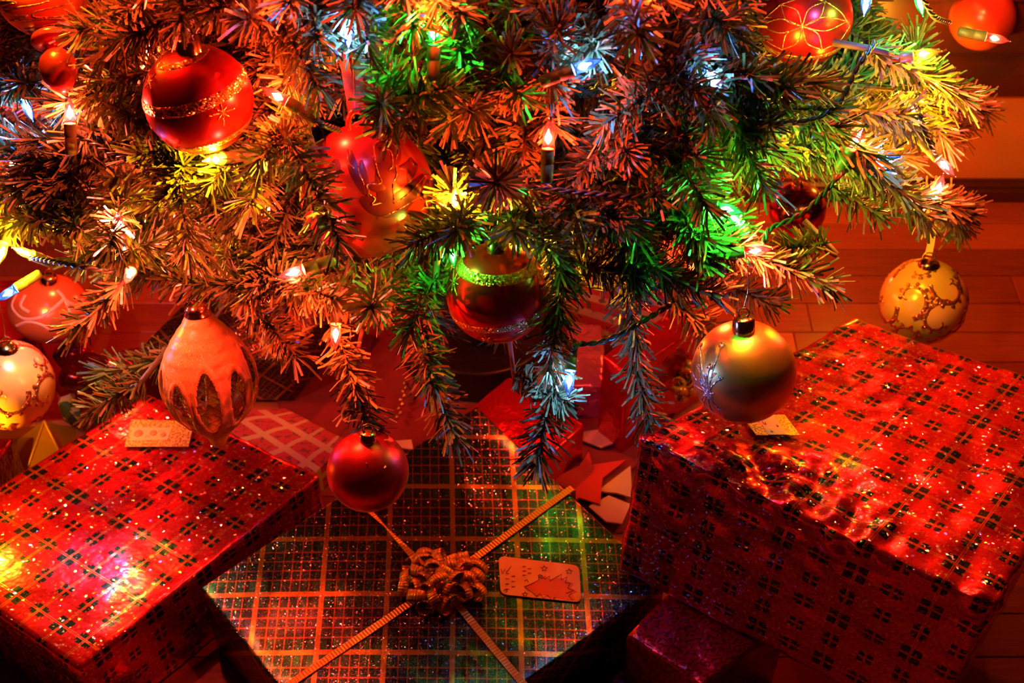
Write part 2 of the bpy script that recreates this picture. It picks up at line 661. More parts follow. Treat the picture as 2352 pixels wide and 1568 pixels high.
def plank_mesh(length):
    b = MB()
    e = 0.0008
    b.box((0, 0, -0.010), (length, PW - 0.0006, -e))
    # small chamfer ring on top
    i = [b.vert(p) for p in ((e, e, 0), (length - e, e, 0), (length - e, PW - 0.0006 - e, 0), (e, PW - 0.0006 - e, 0))]
    b.face(i)
    top = (4, 5, 6, 7)
    for k in range(4):
        b.face((top[k], top[(k + 1) % 4], i[(k + 1) % 4], i[k]))
    return b.mesh('floor_plank', M['plank'], False)


pl_full = plank_mesh(PLN - 0.0006)
ny = 0
y = 1.345 - PW
while y > 0.15:
    x = -0.95 - random.random() * PLN
    if 5 <= ny + 0 <= 5:
        x = -0.95 - 0.30
    while x < 0.95:
        o = bpy.data.objects.new('floor_plank', pl_full)
        COL.objects.link(o)
        o.parent = floor
        o.location = (x, y, 0)
        x += PLN
    y -= PW
    ny += 1

b = MB()
b.box((-1.6, 1.35, -0.03), (1.6, 1.45, 1.9))
tag(b.build('wall_back', M['plaster'], smooth=False), 'warm plaster wall strip between dark wooden rails', 'wall', kind='structure')


def moulding(name, z0, z1, depth, label):
    b = MB()
    h = z1 - z0
    prof = [(0, 0), (depth, 0), (depth, h * 0.55), (depth * 0.75, h * 0.66), (depth * 0.75, h * 0.8), (depth * 0.4, h * 0.92), (depth * 0.35, h), (0, h)]
    A = [b.vert((-1.6, 1.35 - d, z0 + q)) for d, q in prof]
    B = [b.vert((1.6, 1.35 - d, z0 + q)) for d, q in prof]
    for k in range(len(prof)):
        k2 = (k + 1) % len(prof)
        b.face((A[k], B[k], B[k2], A[k2]))
    b.face(A[::-1])
    b.face(B)
    return tag(b.build(name, M['dark_wood'], smooth=False), label, 'trim', kind='structure')


moulding('baseboard_back', 0.0, 0.028, 0.012, 'dark stained wooden skirting at the foot of the wall')
moulding('trim_1', 0.162, 0.215, 0.022, 'dark stained moulded rail along the wall')
b = MB()
b.box((-1.6, 1.336, 0.215), (1.6, 1.35, 0.29))
tag(b.build('trim_2', M['dark_wood'], smooth=False), 'dark wooden board above the moulded rail', 'trim', kind='structure')
moulding('trim_3', 0.29, 0.34, 0.03, 'upper dark wooden rail on the wall behind the tree')

# ------------------------------------------------------------------ gifts
def rounded_axis(h, r, n):
    a = [-h, -h + r * 0.2, -h + r * 0.55]
    inner = h - r
    a += [-inner + 2 * inner * k / n for k in range(n + 1)]
    a += [h - r * 0.55, h - r * 0.2, h]
    return a


def gift_mesh(top, bottom, mat, r=0.004, cell_size=0.012, crumple=None, uvrot=0.0, wave=0.0008):
    """top, bottom: four world corners each, in the same order around; returns (mesh, origin)"""
    c = sum((Vector(p) for p in top + bottom), Vector()) / 8
    lx = (top[1] - top[0]).length
    ly = (top[3] - top[0]).length
    lz = (top[0] - bottom[0]).length
    hx, hy, hz = lx / 2, ly / 2, lz / 2
    nx, nyy, nz_ = [max(2, int(l / cell_size)) for l in (lx, ly, lz)]
    ax, ay, az = rounded_axis(hx, r, nx), rounded_axis(hy, r, nyy), rounded_axis(hz, r, max(2, nz_))
    b = MB()
    cache = {}

    def world(p):
        u, v, w = (p.x / hx + 1) / 2, (p.y / hy + 1) / 2, (p.z / hz + 1) / 2

        def bil(q):
            return (q[0] * (1 - u) + q[1] * u) * (1 - v) + (q[3] * (1 - u) + q[2] * u) * v
        return bil(bottom) * (1 - w) + bil(top) * w

    def vid(x, y, z):
        key = (round(x, 6), round(y, 6), round(z, 6))
        if key in cache:
            return cache[key]
        p = Vector((x, y, z))
        q = Vector((max(-(hx - r), min(hx - r, x)), max(-(hy - r), min(hy - r, y)), max(-(hz - r), min(hz - r, z))))
        d = p - q
        n = d.normalized()
        p = q + n * r
        w = world(p)
        disp = wave * noise.noise(w * 30) + wave * 0.6 * noise.noise(w * 75 + Vector((3, 1, 7)))
        if crumple:
            for (cp, rad, amp, fq) in crumple:
                dd = (w - cp).length / rad
                if dd < 1:
                    k = (1 - dd * dd) ** 2
                    vd, vp = noise.voronoi(Vector((w.x, w.y, w.z)) * fq)
                    disp += amp * k * (1.1 - 2.2 * vd[0])
        nw = (world(p + n * 0.001) - w)
        if nw.length > 0:
            nw.normalize()
        cache[key] = b.vert(w + nw * disp - c)
        return cache[key]

    def grid(A, B, fn, uvfn, flip):
        for i in range(len(A) - 1):
            for j in range(len(B) - 1):
                q = [(A[i], B[j]), (A[i + 1], B[j]), (A[i + 1], B[j + 1]), (A[i], B[j + 1])]
                if flip:
                    q = q[::-1]
                b.face([vid(*fn(*t)) for t in q], 0, [uvfn(*t) for t in q])
    grid(ax, ay, lambda x, y: (x, y, hz), lambda x, y: (x, y), False)
    grid(ax, ay, lambda x, y: (x, y, -hz), lambda x, y: (x, y), True)
    grid(ax, az, lambda x, z: (x, -hy, z), lambda x, z: (x, -hy - (hz - z)), False)
    grid(ax, az, lambda x, z: (x, hy, z), lambda x, z: (x, hy + (hz - z)), True)
    grid(ay, az, lambda y, z: (-hx, y, z), lambda y, z: (-hx - (hz - z), y), True)
    grid(ay, az, lambda y, z: (hx, y, z), lambda y, z: (hx + (hz - z), y), False)
    return b, c


def gift(name, label, top, zb, mat, bottom=None, **kw):
    top = [Vector(t) for t in top]
    # keep the corners in counter-clockwise order seen from above
    if bottom is None:
        bottom = [Vector((t.x, t.y, zb)) for t in top]
    b, c = gift_mesh(top, bottom, mat, **kw)
    base = Vector((c.x, c.y, min(p.z for p in bottom)))
    root = empty(name, base, label, 'gift', 'wrapped gifts under the tree')
    o = b.build('wrapping', mat, root)
    o.location = c - base
    root['_top'] = 0
    del root['_top']
    return root, o


def flat_patch(root, pts, thick, mats, name, uvs=None, smooth=False):
    """thin plate given by world corner points of its lower face (counter-clockwise from above)"""
    b = MB()
    base = Vector(root.location)
    lo = [b.vert(Vector(p) - base) for p in pts]
    up = Vector((0, 0, thick))
    hi = [b.vert(Vector(p) - base + up) for p in pts]
    n = len(pts)
    b.face(hi, 0, uvs)
    b.face(lo[::-1])
    for k in range(n):
        b.face((lo[k], lo[(k + 1) % n], hi[(k + 1) % n], hi[k]))
    return b.build(name, mats, root, smooth)


def strip_on(root, path, width, mat, name, up=None, thick=0.0005, parent=None):
    """ribbon following a world path, flat side facing 'up'"""
    b = MB()
    base = Vector(root.location)
    path = [Vector(p) for p in path]
    up = up or Vector((0, 0, 1))
    L = 0.0
    rows = []
    for i, p in enumerate(path):
        t = (path[min(i + 1, len(path) - 1)] - path[max(i - 1, 0)]).normalized()
        s = t.cross(up)
        if s.length < 1e-4:
            s = rows and lastS or t.orthogonal()
        s.normalize()
        lastS = s
        nn = s.cross(t).normalized()
        if i:
            L += (p - path[i - 1]).length
        rows.append(([b.vert(p - base - s * width / 2 + nn * thick), b.vert(p - base + s * width / 2 + nn * thick),
                      b.vert(p - base + s * width / 2), b.vert(p - base - s * width / 2)], L))
    for i in range(len(rows) - 1):
        (a, la), (c, lc) = rows[i], rows[i + 1]
        for k in range(4):
            k2 = (k + 1) % 4
            b.face((a[k], a[k2], c[k2], c[k]), 0, [(la, k * 0.01), (la, k * 0.01 + .01), (lc, k * 0.01 + .01), (lc, k * 0.01)])
    b.face(rows[0][0][::-1])
    b.face(rows[-1][0])
    return b.build(name, mat, parent or root, False)


# --- red plaid gift, lower left
zt = 0.10
gl, gl_w = gift('gift_box', 'large red plaid foil gift at lower left, gold tag on top',
                [onz(180, 1538, zt), onz(738, 1090, zt), onz(338, 898, zt), onz(-230, 1254, zt)], 0.0,
                mat_red_plaid('red_plaid_foil', (0.004, 0.010)), r=0.006, wave=0.0011)
m = NT('gold_gift_tag')
vec = m.coords('UV')
vo = m.node('ShaderNodeTexVoronoi', feature='DISTANCE_TO_EDGE')
m.link(vec, vo.inputs['Vector'])
vo.inputs['Scale'].default_value = 260
nz = m.noise(vec, 500, 2)
f = m.math('MULTIPLY', m.math('GREATER_THAN', nz.outputs['Fac'], 0.50), m.math('LESS_THAN', vo.outputs['Distance'], 0.22))
m.set(color=m.mix(f, (0.94, 0.52, 0.08), (0.45, 0.15, 0.03)), rough=0.35, metal=0.2)
M['tag_gold'] = m.mat
m = NT('cream_paper')
nz = m.noise(m.coords('UV'), 160, 3)
m.set(color=m.mix(nz.outputs['Fac'], (0.93, 0.58, 0.22), (0.86, 0.44, 0.15)), rough=0.4)
M['tag_cream'] = m.mat
M['ink'] = mat_simple('dark_ink', (0.05, 0.01, 0.01), 0.5)
M['ink_red'] = mat_simple('red_print', (0.70, 0.06, 0.03), 0.45)
M['ink_orange'] = mat_simple('orange_print', (0.80, 0.25, 0.06), 0.45)


def rect_uv(w, h):
    return [(0, 0), (w, 0), (w, h), (0, h)]


zz = zt + 0.0022
tg = flat_patch(gl, [onz(286, 1026, zz), onz(433, 1026, zz), onz(447, 967, zz), onz(302, 964, zz)], 0.0006, M['tag_gold'], 'gift_tag', rect_uv(0.06, 0.033))
tg['label'] = 'gold gift tag with a pale name panel and floral print'
pn = flat_patch(gl, [onz(296, 1012, zz + 0.0006), onz(385, 1010, zz + 0.0006), onz(395, 982, zz + 0.0006), onz(304, 981, zz + 0.0006)], 0.0003, M['tag_cream'], 'name_panel', rect_uv(0.04, 0.015))
pn.parent = tg
for k, (x, y) in enumerate([(318, 995), (352, 994), (375, 998)]):
    b = MB()
    c = onz(x, y, zz + 0.0010) - gl.location
    b.lathe([(0.0045 - k * 0.0008, 0), (0.004 - k * 0.0008, 0.0004)], None, 8, c)
    b.build('printed_flower', M['ink_orange'], tg)


def ink_lines(root, parent, polylines, z, width, mat, name):
    b = MB()
    base = Vector(root.location)
    for pl in polylines:
        pts = [onz(x, y, z) - base for x, y in pl]
        b.tube(pts, width, 4)
    return b.build(name, mat, parent)


ink_lines(gl, tg, [[(364, 988), (368, 992), (371, 987), (375, 992), (379, 988)], [(333, 1004), (338, 1000), (344, 1004)]], zz + 0.0009, 0.0002, M['ink'], 'handwriting')

# --- green plaid gift in the middle with ribbon, bow and tag
zt = 0.095
A, Bc, Cc, D = onz(830, 1830, zt), onz(1530, 1340, zt), onz(1095, 930, zt), onz(460, 1346, zt)
e1 = (Bc - A)
l1 = onz(683, 1169, zt) - onz(630, 1546, zt)
ang = math.atan2(l1.y, l1.x) - math.atan2(e1.y, e1.x)
gg, gg_w = gift('gift_box', 'dark green and navy tartan foil gift with gold curling ribbon bow', [A, Bc, Cc, D], 0.0,
                mat_green_plaid('green_tartan_foil', -ang, (0.012, 0.02)), r=0.003, wave=0.0006)
zr = zt + 0.0012
cen = onz(1010, 1340, zr)
for q, (ex, ey), out in ((0, (1312, 1121), 1), (1, (800, 1124), 1), (2, (650, 1581), 1), (3, (1330, 1724), 1)):
    e = onz(ex, ey, zr)
    d = (e - cen).normalized()
    n = 14
    path = [cen + (e - cen) * (k / n) + Vector((0, 0, 0.004 * math.exp(-k * 0.7))) for k in range(n + 1)]
    path[-1] = e + Vector((0, 0, -0.0002))
    path += [e + d * 0.0025 + Vector((0, 0, -0.002)), e + d * 0.0032 + Vector((0, 0, -0.02)), e + d * 0.0032 + Vector((0, 0, -0.07))]
    # keep the width direction steady over the edge
    side = d.cross(Vector((0, 0, 1))).normalized()
    b = MB()
    base = Vector(gg.location)
    L = 0
    rows = []
    w = 0.0032
    for i, p in enumerate(path):
        if i:
            L += (p - path[i - 1]).length
        t = (path[min(i + 1, len(path) - 1)] - path[max(i - 1, 0)]).normalized()
        nn = side.cross(t).normalized()
        tw = 1.0
        if q == 1:
            tw = 0.35 + 0.65 * min(1, abs(i - 8) / 4)
        rows.append(([b.vert(p - base + side * w * tw + nn * 0.0004), b.vert(p - base - side * w * tw + nn * 0.0004 + Vector((0, 0, (1 - tw) * 0.004))),
                      b.vert(p - base - side * w * tw + Vector((0, 0, (1 - tw) * 0.004))), b.vert(p - base + side * w * tw)], L))
    for i in range(len(rows) - 1):
        (a, la), (c, lc) = rows[i], rows[i + 1]
        for k in range(4):
            k2 = (k + 1) % 4
            b.face((a[k], a[k2], c[k2], c[k]), 0, [(la, 0), (la, .01), (lc, .01), (lc, 0)])
    b.build('ribbon', M['gold_ribbon'], gg, False)


def loop_mesh(R, w, arc, squash, seed):
    rnd = random.Random(seed)
    b = MB()
    n = 22
    rows = []
    for i in range(n + 1):
        a = arc * (i / n) - 0.2
        rr = R * (1 - 0.12 * i / n)
        p = Vector((rr * math.cos(a), 0, rr * math.sin(a) * squash))
        nrm = Vector((math.cos(a), 0, math.sin(a)))
        skew = 0.25 * w * (i / n - 0.5)
        rows.append([b.vert(p + Vector((0, -w / 2 + skew, 0))), b.vert(p + Vector((0, w / 2 + skew, 0))),
                     b.vert(p + Vector((0, w / 2 + skew, 0)) - nrm * 0.0004), b.vert(p + Vector((0, -w / 2 + skew, 0)) - nrm * 0.0004)])
    for i in range(n):
        a, c = rows[i], rows[i + 1]
        la, lc = R * arc * i / n, R * arc * (i + 1) / n
        for k in range(4):
            k2 = (k + 1) % 4
            b.face((a[k], a[k2], c[k2], c[k]), 0, [(la, 0), (la, .01), (lc, .01), (lc, 0)])
    b.face(rows[0][::-1])
    b.face(rows[-1])
    me = b.mesh('ribbon_loop', M['gold_ribbon'], True)
    return me


LOOPS = [loop_mesh(0.0088, 0.0086, 5.4, 0.85, 1), loop_mesh(0.0078, 0.0082, 5.8, 1.0, 2), loop_mesh(0.0105, 0.0086, 4.7, 0.7, 3)]


def bow(root, center, rx, ry, rz, count, seed, ang=0.0, sc=1.0):
    rnd = random.Random(seed)
    b = MB()
    b.lathe([(0.004, 0), (0.006, 0.002), (0.005, 0.004), (0.002, 0.006)], None, 12)
    bo = b.build('bow', M['gold_ribbon'], root)
    bo.location = center - Vector(root.location)
    for k in range(count):
        a = k * 2.39996
        rr = math.sqrt((k + 0.5) / count)
        x, y = rr * math.cos(a) * rx, rr * math.sin(a) * ry
        z = rz * (1 - rr * rr) * rnd.uniform(0.5, 1.1) + 0.008 * sc
        o = bpy.data.objects.new('ribbon_loop', LOOPS[k % 3])
        COL.objects.link(o)
        o.parent = bo
        o.location = (x * math.cos(ang) - y * math.sin(ang), x * math.sin(ang) + y * math.cos(ang), z)
        o.rotation_euler = (rnd.uniform(-0.6, 0.6), rnd.uniform(-0.5, 0.5), rnd.uniform(0, 6.28))
        o.scale = (sc, sc, sc)
    return bo


bow(gg, onz(1012, 1348, zt), 0.035, 0.028, 0.014, 30, 5)
# name tag with printed tree
m = NT('orange_print_tag')
vec = m.coords('UV')
s = m.node('ShaderNodeSeparateXYZ')
m.link(vec, s.inputs[0])
nz = m.noise(vec, 60, 3)
f = m.math('MULTIPLY_ADD', s.outputs[0], 11.0, m.math('MULTIPLY', nz.outputs['Fac'], 0.9))
m.set(color=m.ramp(m.math('SUBTRACT', f, 0.3, clamp=True), [(0.0, (0.92, 0.50, 0.26)), (0.5, (0.85, 0.36, 0.12)), (1.0, (0.72, 0.20, 0.06))]), rough=0.35)
M['tag_orange'] = m.mat
zz = zt + 0.0016


def rounded_quad(pts, r=0.12, n=4):
    out = []
    for i in range(4):
        p, a, c = Vector(pts[i]), Vector(pts[i - 1]), Vector(pts[(i + 1) % 4])
        u, v = (a - p), (c - p)
        ru, rv = 0.006 / u.length, 0.006 / v.length
        s_, e_ = p + u * ru, p + v * rv
        for k in range(n + 1):
            t = k / n
            out.append(s_ * (1 - t) ** 2 + p * 2 * t * (1 - t) + e_ * t * t)
    return out


tq = [onz(1150, 1365, zz), onz(1335, 1384, zz), onz(1330, 1299, zz), onz(1145, 1277, zz)]
rq = rounded_quad(tq)
uu = (tq[1] - tq[0]).normalized()
vv_ = (tq[3] - tq[0]).normalized()
tg = flat_patch(gg, rq, 0.0006, M['tag_orange'], 'gift_tag', [((p - tq[0]).dot(uu), (p - tq[0]).dot(vv_)) for p in rq])
tg['label'] = 'orange printed gift tag with a red christmas tree and stars'
zi = zz + 0.0010
treepoly = [(1204, 1347), (1240, 1330), (1252, 1322), (1262, 1331), (1290, 1326), (1300, 1334), (1318, 1340), (1310, 1350), (1326, 1358), (1314, 1364), (1322, 1376), (1300, 1378), (1280, 1372), (1262, 1372), (1250, 1366), (1232, 1368), (1226, 1358)]
flat_patch(gg, [onz(x, y, zz + 0.0006) for x, y in treepoly[::-1]], 0.0002, M['ink_red'], 'printed_tree', None).parent = tg
ink_lines(gg, tg, [[(1204, 1347), (1222, 1340), (1238, 1331), (1236, 1325), (1246, 1328), (1244, 1320), (1252, 1330), (1262, 1322), (1263, 1334), (1276, 1326), (1290, 1318), (1288, 1332), (1303, 1324), (1298, 1338), (1310, 1338), (1304, 1350), (1318, 1356), (1300, 1362)],
                   [(1206, 1349), (1224, 1360), (1232, 1370), (1240, 1362), (1248, 1374), (1258, 1366), (1268, 1378), (1276, 1370)],
                   [(1312, 1362), (1306, 1368), (1316, 1378)]], zi, 0.00028, M['ink'], 'tree_outline')


def star_line(cx, cy, r):
    return [(cx + r * (1 if k % 2 == 0 else 0.45) * math.sin(k * math.pi / 5), cy - r * (1 if k % 2 == 0 else 0.45) * 0.85 * math.cos(k * math.pi / 5)) for k in range(11)]


ink_lines(gg, tg, [star_line(1250, 1305, 8), star_line(1307, 1312, 8), star_line(1206, 1364, 7), star_line(1240, 1322, 5)], zi, 0.00025, M['ink'], 'printed_stars')
ink_lines(gg, tg, [[(1151, 1306), (1154, 1316), (1160, 1306), (1163, 1314), (1174, 1300)], [(1157, 1357), (1160, 1352), (1165, 1357), (1161, 1360)], [(1205, 1334), (1210, 1330), (1213, 1336)]], zi, 0.00028, M['ink'], 'handwriting')
ink_lines(gg, tg, [[(1161 + k % 2 * 14, 1316 + k * 6), (1161 + k % 2 * 14 + 8, 1316 + k * 6)] for k in range(7)] + [[(1200 + k % 2 * 12, 1300 + k * 5), (1208 + k % 2 * 12, 1300 + k * 5)] for k in range(5)], zi, 0.0005, M['ink_orange'], 'printed_dots')

# --- big red plaid gift, right, lying on its neighbours
topq = [onz(1466, 1004, 0.272), onz(2288, 1396, 0.272), onz(2560, 930, 0.215), onz(1962, 727, 0.215)]
hgt = 0.168
nrm = (topq[1] - topq[0]).cross(topq[3] - topq[0]).normalized()
bl = onz(1413, 1309, 0.100)
dv = bl - topq[0]
botq = [t + dv for t in topq]
for t in botq:
    t.z = 0.100
crz = [(onz(1650, 1060, .27), 0.05, 0.004, 60), (onz(1830, 1110, .27), 0.06, 0.008, 48), (onz(1950, 1200, .27), 0.06, 0.007, 55),
       (onz(2270, 1400, .27), 0.05, 0.006, 60), (onz(1500, 1030, .27), 0.04, 0.004, 60), (onz(1650, 1200, .2), 0.09, 0.003, 30), (onz(2250, 1150, .25), 0.12, 0.0035, 28)]
gr, gr_w = gift('gift_box', 'huge red plaid foil gift with crumpled front edge at right', topq, 0.1,
                mat_red_plaid('red_plaid_foil_crumpled', (0.013, 0.004), 1.08), bottom=botq, r=0.006, cell_size=0.0045, crumple=crz, wave=0.0016)


def on_top(px, py, lift=0.001):
    """point on the sloping lid of the right gift"""
    d = ray(px, py)
    n = (topq[1] - topq[0]).cross(topq[3] - topq[0]).normalized()
    t = (topq[0] - CAM).dot(n) / d.dot(n)
    return CAM + d * t + n * lift


tq = [on_top(1735, 1008, .0035), on_top(1836, 1008, .0035), on_top(1800, 961, .0035), on_top(1700, 961, .0035)]
tg = flat_patch(gr, tq, 0.0006, M['tag_gold'], 'gift_tag', rect_uv(0.05, 0.03))
tg['label'] = 'gold and cream gift tag under the gold ball'
tp = flat_patch(gr, [on_top(1763, 1008, .0043), on_top(1806, 1008, .0043), on_top(1773, 961, .0043), on_top(1732, 961, .0043)], 0.0003, M['tag_cream'], 'name_panel', rect_uv(0.02, 0.03))
tp.parent = tg
b = MB()
for pl in ([(1747, 978), (1752, 985), (1757, 986), (1754, 980)], [(1780, 986), (1785, 990), (1781, 990)], [(1748, 972), (1751, 970)], [(1767, 1000), (1773, 1003)]):
    b.tube([on_top(x, y, .005) - Vector(gr.location) for x, y in pl], 0.0003, 4)
b.build('handwriting', M['ink'], tg)

# --- small scroll-foil gift under the overhang at the bottom
zt = 0.095
gift('gift_box', 'small dark red scroll-patterned foil gift under the huge plaid gift', [onz(1612, 1572, zt), onz(1812, 1428, zt), onz(1600, 1298, zt), onz(1437, 1456, zt)], 0.0,
     M['foil_scroll'], r=0.003, cell_size=0.006, crumple=[(onz(1470, 1460, zt), 0.02, 0.002, 120), (onz(1600, 1560, zt), 0.03, 0.003, 90)], wave=0.001)
# box hidden below the huge gift that carries it
gift('gift_box', 'plain red foil box carrying the back of the huge plaid gift', [Vector((0.24, 0.78, 0.098)), Vector((0.36, 0.72, 0.098)), Vector((0.42, 0.82, 0.098)), Vector((0.30, 0.88, 0.098))], 0.0, M['foil_red'], r=0.003, cell_size=0.03)
# red foil gift below left edge
gift('gift_box', 'low wrinkled red foil gift in front of the lower left plaid gift', [onz(200, 1735, .03), onz(350, 1572, .03), onz(440, 1620, .03), onz(300, 1790, .03)], 0.0, M['foil_red'], r=0.003, cell_size=0.008, wave=0.003)
gift('gift_box', 'crumpled dark foil gift between the tartan gift and the small scroll gift', [onz(1300, 1620, .03), onz(1420, 1530, .03), onz(1470, 1580, .03), onz(1360, 1680, .03)], 0.0, M['foil_dark'], r=0.004, cell_size=0.006, crumple=[(onz(1390, 1590, .03), 0.05, 0.006, 70)])

# --- gifts at the back under the tree
zt = 0.068
a = onz(661, 826, zt)
dl = Vector((-0.98, 0.02, 0)).normalized()
db = Vector((0.46, 0.89, 0)).normalized()
gift('gift_box', 'small tartan foil gift at the back behind the cream teardrop ornament', [a + dl * 0.16, a, a + db * 0.12, a + dl * 0.16 + db * 0.12], 0.006,
     mat_green_plaid('small_tartan_foil', 0.7, (0.0, 0.0), 0.55), r=0.002, cell_size=0.02)
gift('gift_box', 'flat gift in cream and red patchwork paper behind the left plaid gift', [onz(700, 1110, .035), onz(800, 1010, .035), onz(655, 936, .035), onz(470, 950, .035)], 0.0, M['patchwork'], r=0.002, cell_size=0.03)
zt = 0.06
c1, c2 = onz(1345, 975, zt), onz(1240, 1068, zt)
ed = (c2 - c1)
pb = Vector((-ed.y, ed.x, 0)).normalized()
if pb.y < 0:
    pb = -pb
pb = Vector((-abs(pb.x), abs(pb.y), 0))
gift('gift_box', 'red foil gift beside the tartan gift, below the blue light', [c2, c1, c1 + pb * 0.10, c2 + pb * 0.10], 0.0, M['foil_red'], r=0.004, cell_size=0.012, wave=0.0015)
gift('gift_box', 'pink foil gift at the back lit violet by the blue light', [Vector((0.056, 0.986, 0.05)), Vector((0.095, 0.986, 0.05)), Vector((0.095, 1.078, 0.05)), Vector((0.056, 1.078, 0.05))], 0.0, M['foil_pink'], r=0.003, cell_size=0.008, wave=0.0025)
gift('gift_box', 'candy striped red and cream gift behind the pink foil gift', [Vector((0.04, 1.10, 0.10)), Vector((0.17, 1.09, 0.10)), Vector((0.18, 1.2, 0.10)), Vector((0.05, 1.21, 0.10))], 0.0, M['stripe'], r=0.003, cell_size=0.02)
zt = 0.12
c1, c2 = onz(1440, 862, zt), onz(1650, 720, zt)
ed = (c2 - c1).normalized()
pb = Vector((-ed.y, ed.x, 0))
g9, _ = gift('gift_box', 'red foil gift with a gold bow behind the gold ball', [c1, c2, c2 + pb * 0.035, c1 + pb * 0.035], 0.0, M['foil_red'], r=0.003, cell_size=0.012, wave=0.0012)
bw = bow(g9, P(1578, 862, (P(0, 0, 1) - CAM).length), 0.02, 0.02, 0.01, 12, 9)
nfront = -pb
mid = (c1 + (c2 - c1) * 0.62)
bw.location = (mid + Vector((0, 0, -0.055)) + nfront * 0.001) - Vector(g9.location)
bw.rotation_euler = frame_from(nfront).to_euler()

# gold pyramid box, dark red box and crumpled red bag at the left edge
b = MB()
apex = onz(101, 966, 0.07)
bs = [onz(20, 1196, 0.0), onz(172, 1108, 0.0), onz(175, 985, 0.0), onz(40, 1010, 0.0)]
root = empty('gift_box', Vector((apex.x, apex.y, 0)), 'gold foil pyramid box behind the lower left plaid gift', 'gift', 'wrapped gifts under the tree')
base = Vector(root.location)
bi = [p - base for p in bs]
ap = apex - base
tri = [(bi[0], bi[1]), (bi[1], bi[2]), (bi[2], bi[3]), (bi[3], bi[0])]
for p, q in tri:
    n = 10
    for i in range(n):
        for j in range(n - i):
            def g(i_, j_):
                return p + (q - p) * (i_ / n) + (ap - p) * (j_ / n)
            ids = [b.vert(g(i, j)), b.vert(g(i + 1, j)), b.vert(g(i, j + 1))]
            uvs = [(i / n * .1, j / n * .1), ((i + 1) / n * .1, j / n * .1), (i / n * .1, (j + 1) / n * .1)]
            b.face(ids, 0, uvs)
            if j < n - i - 1:
                ids = [b.vert(g(i + 1, j)), b.vert(g(i + 1, j + 1)), b.vert(g(i, j + 1))]
                b.face(ids, 0, [((i + 1) / n * .1, j / n * .1), ((i + 1) / n * .1, (j + 1) / n * .1), (i / n * .1, (j + 1) / n * .1)])
b.build('wrapping', M['foil_gold'], root, False)
b = MB()
b.tube([bi[0], ap], 0.0012, 6)
b.tube([bi[1], ap], 0.0012, 6)
b.build('folded_edge', M['foil_gold'], root)
gift('gift_box', 'dark red foil gift at the left edge below the cream ball', [onz(-150, 1190, .09), onz(-20, 1085, .09), onz(30, 1005, .09), onz(-160, 1010, .09)], 0.0, M['foil_dark'], r=0.003, cell_size=0.02)
gift('gift_box', 'green and cream printed gift behind the gold pyramid box', [onz(190, 960, .03), onz(270, 930, .03), onz(220, 885, .03), onz(120, 915, .03)], 0.0, M['print'], r=0.003, cell_size=0.02)
gift('gift_bag', 'crumpled deep red foil gift bag behind the left ornaments', [onz(150, 860, .10), onz(330, 880, .10), onz(340, 790, .10), onz(130, 780, .10)], 0.0, M['foil_dark'], r=0.01, cell_size=0.008,
     crumple=[(onz(240, 840, .09), 0.12, 0.012, 32)], wave=0.004)[0]['category'] = 'gift bag'
gift('gift_box', 'red foil gift in the far left corner behind the squat ornament', [onz(-180, 800, .12), onz(90, 780, .12), onz(120, 640, .12), onz(-150, 640, .12)], 0.0, M['foil_red'], r=0.004, cell_size=0.02, wave=0.002)

# --- tree skirt with braid and star
M['velvet'] = mat_simple('red_velvet', (0.22, 0.008, 0.01), 0.75, 0, 0.25, 90, sheen=0.1)
M['felt_cream'] = mat_simple('cream_felt', (0.75, 0.50, 0.24), 0.7, 0, 0.15, 70)
M['felt_red'] = mat_simple('red_felt', (0.68, 0.03, 0.03), 0.55, 0, 0.15, 60)
M['bead'] = mat_satin('gold_bead', (0.75, 0.38, 0.08), 0.25, 1.0)
sk = empty('tree_skirt', TREE, 'red velvet tree skirt with cream felt shapes around the stand', 'tree skirt')
b = MB()
n = 96
rings = []
for rr in [0.085, 0.09, 0.11, 0.14, 0.17, 0.2, 0.215, 0.22]:
    ring = []
    for k in range(n):
        a = 2 * math.pi * k / n
        z = 0.004 + 0.006 * (rr / 0.22) * (0.5 + 0.5 * math.sin(a * 11 + math.sin(a * 3))) + (0.02 if rr < 0.09 else 0)
        ring.append(b.vert((rr * math.cos(a), rr * math.sin(a), z)))
    rings.append(ring)
for i in range(len(rings) - 1):
    for k in range(n):
        b.face((rings[i][k], rings[i + 1][k], rings[i + 1][(k + 1) % n], rings[i][(k + 1) % n]))
o = b.build('skirt_cloth', M['velvet'], sk)
md = o.modifiers.new('thick', 'SOLIDIFY')
md.thickness = 0.002
for cxp, cyp, l in ((930, 880, 8), (1098, 880, 8)):
    c = onz(cxp, cyp, 0.016)
    b = MB()
    dirn = Vector((0.1, 0.9, 0)).normalized()
    for k in range(l * 2):
        pp = c + dirn * (0.006 * (k - l)) - TREE
        b.lathe([(0.0004, -0.0028), (0.0024, -0.0014), (0.0028, 0), (0.0024, 0.0014), (0.0004, 0.0028)], None, 8, pp + Vector((0.0025 * (k % 2), 0, 0)))
    b.build('bead_braid', M['bead'], sk)
zsk = 0.013
star = [(1268, 1102), (1330, 1072), (1352, 1040), (1360, 1070), (1438, 1058), (1384, 1100), (1378, 1160), (1330, 1145), (1290, 1168), (1300, 1125)]
ap_ = flat_patch(sk, [onz(x, y, zsk) for x, y in star[::-1]], 0.002, M['felt_red'], 'felt_star')
leaves = [[(1372, 1130), (1448, 1072), (1452, 1145), (1418, 1135)], [(1352, 1165), (1398, 1140), (1448, 1160), (1428, 1205), (1392, 1200)], [(1300, 1000), (1400, 985), (1440, 1010), (1380, 1030)], [(905, 1015), (945, 1012), (950, 1035), (915, 1030)]]
for lf in leaves:
    flat_patch(sk, [onz(x, y, zsk - .003) for x, y in lf[::-1]], 0.002, M['felt_cream'], 'felt_leaf')

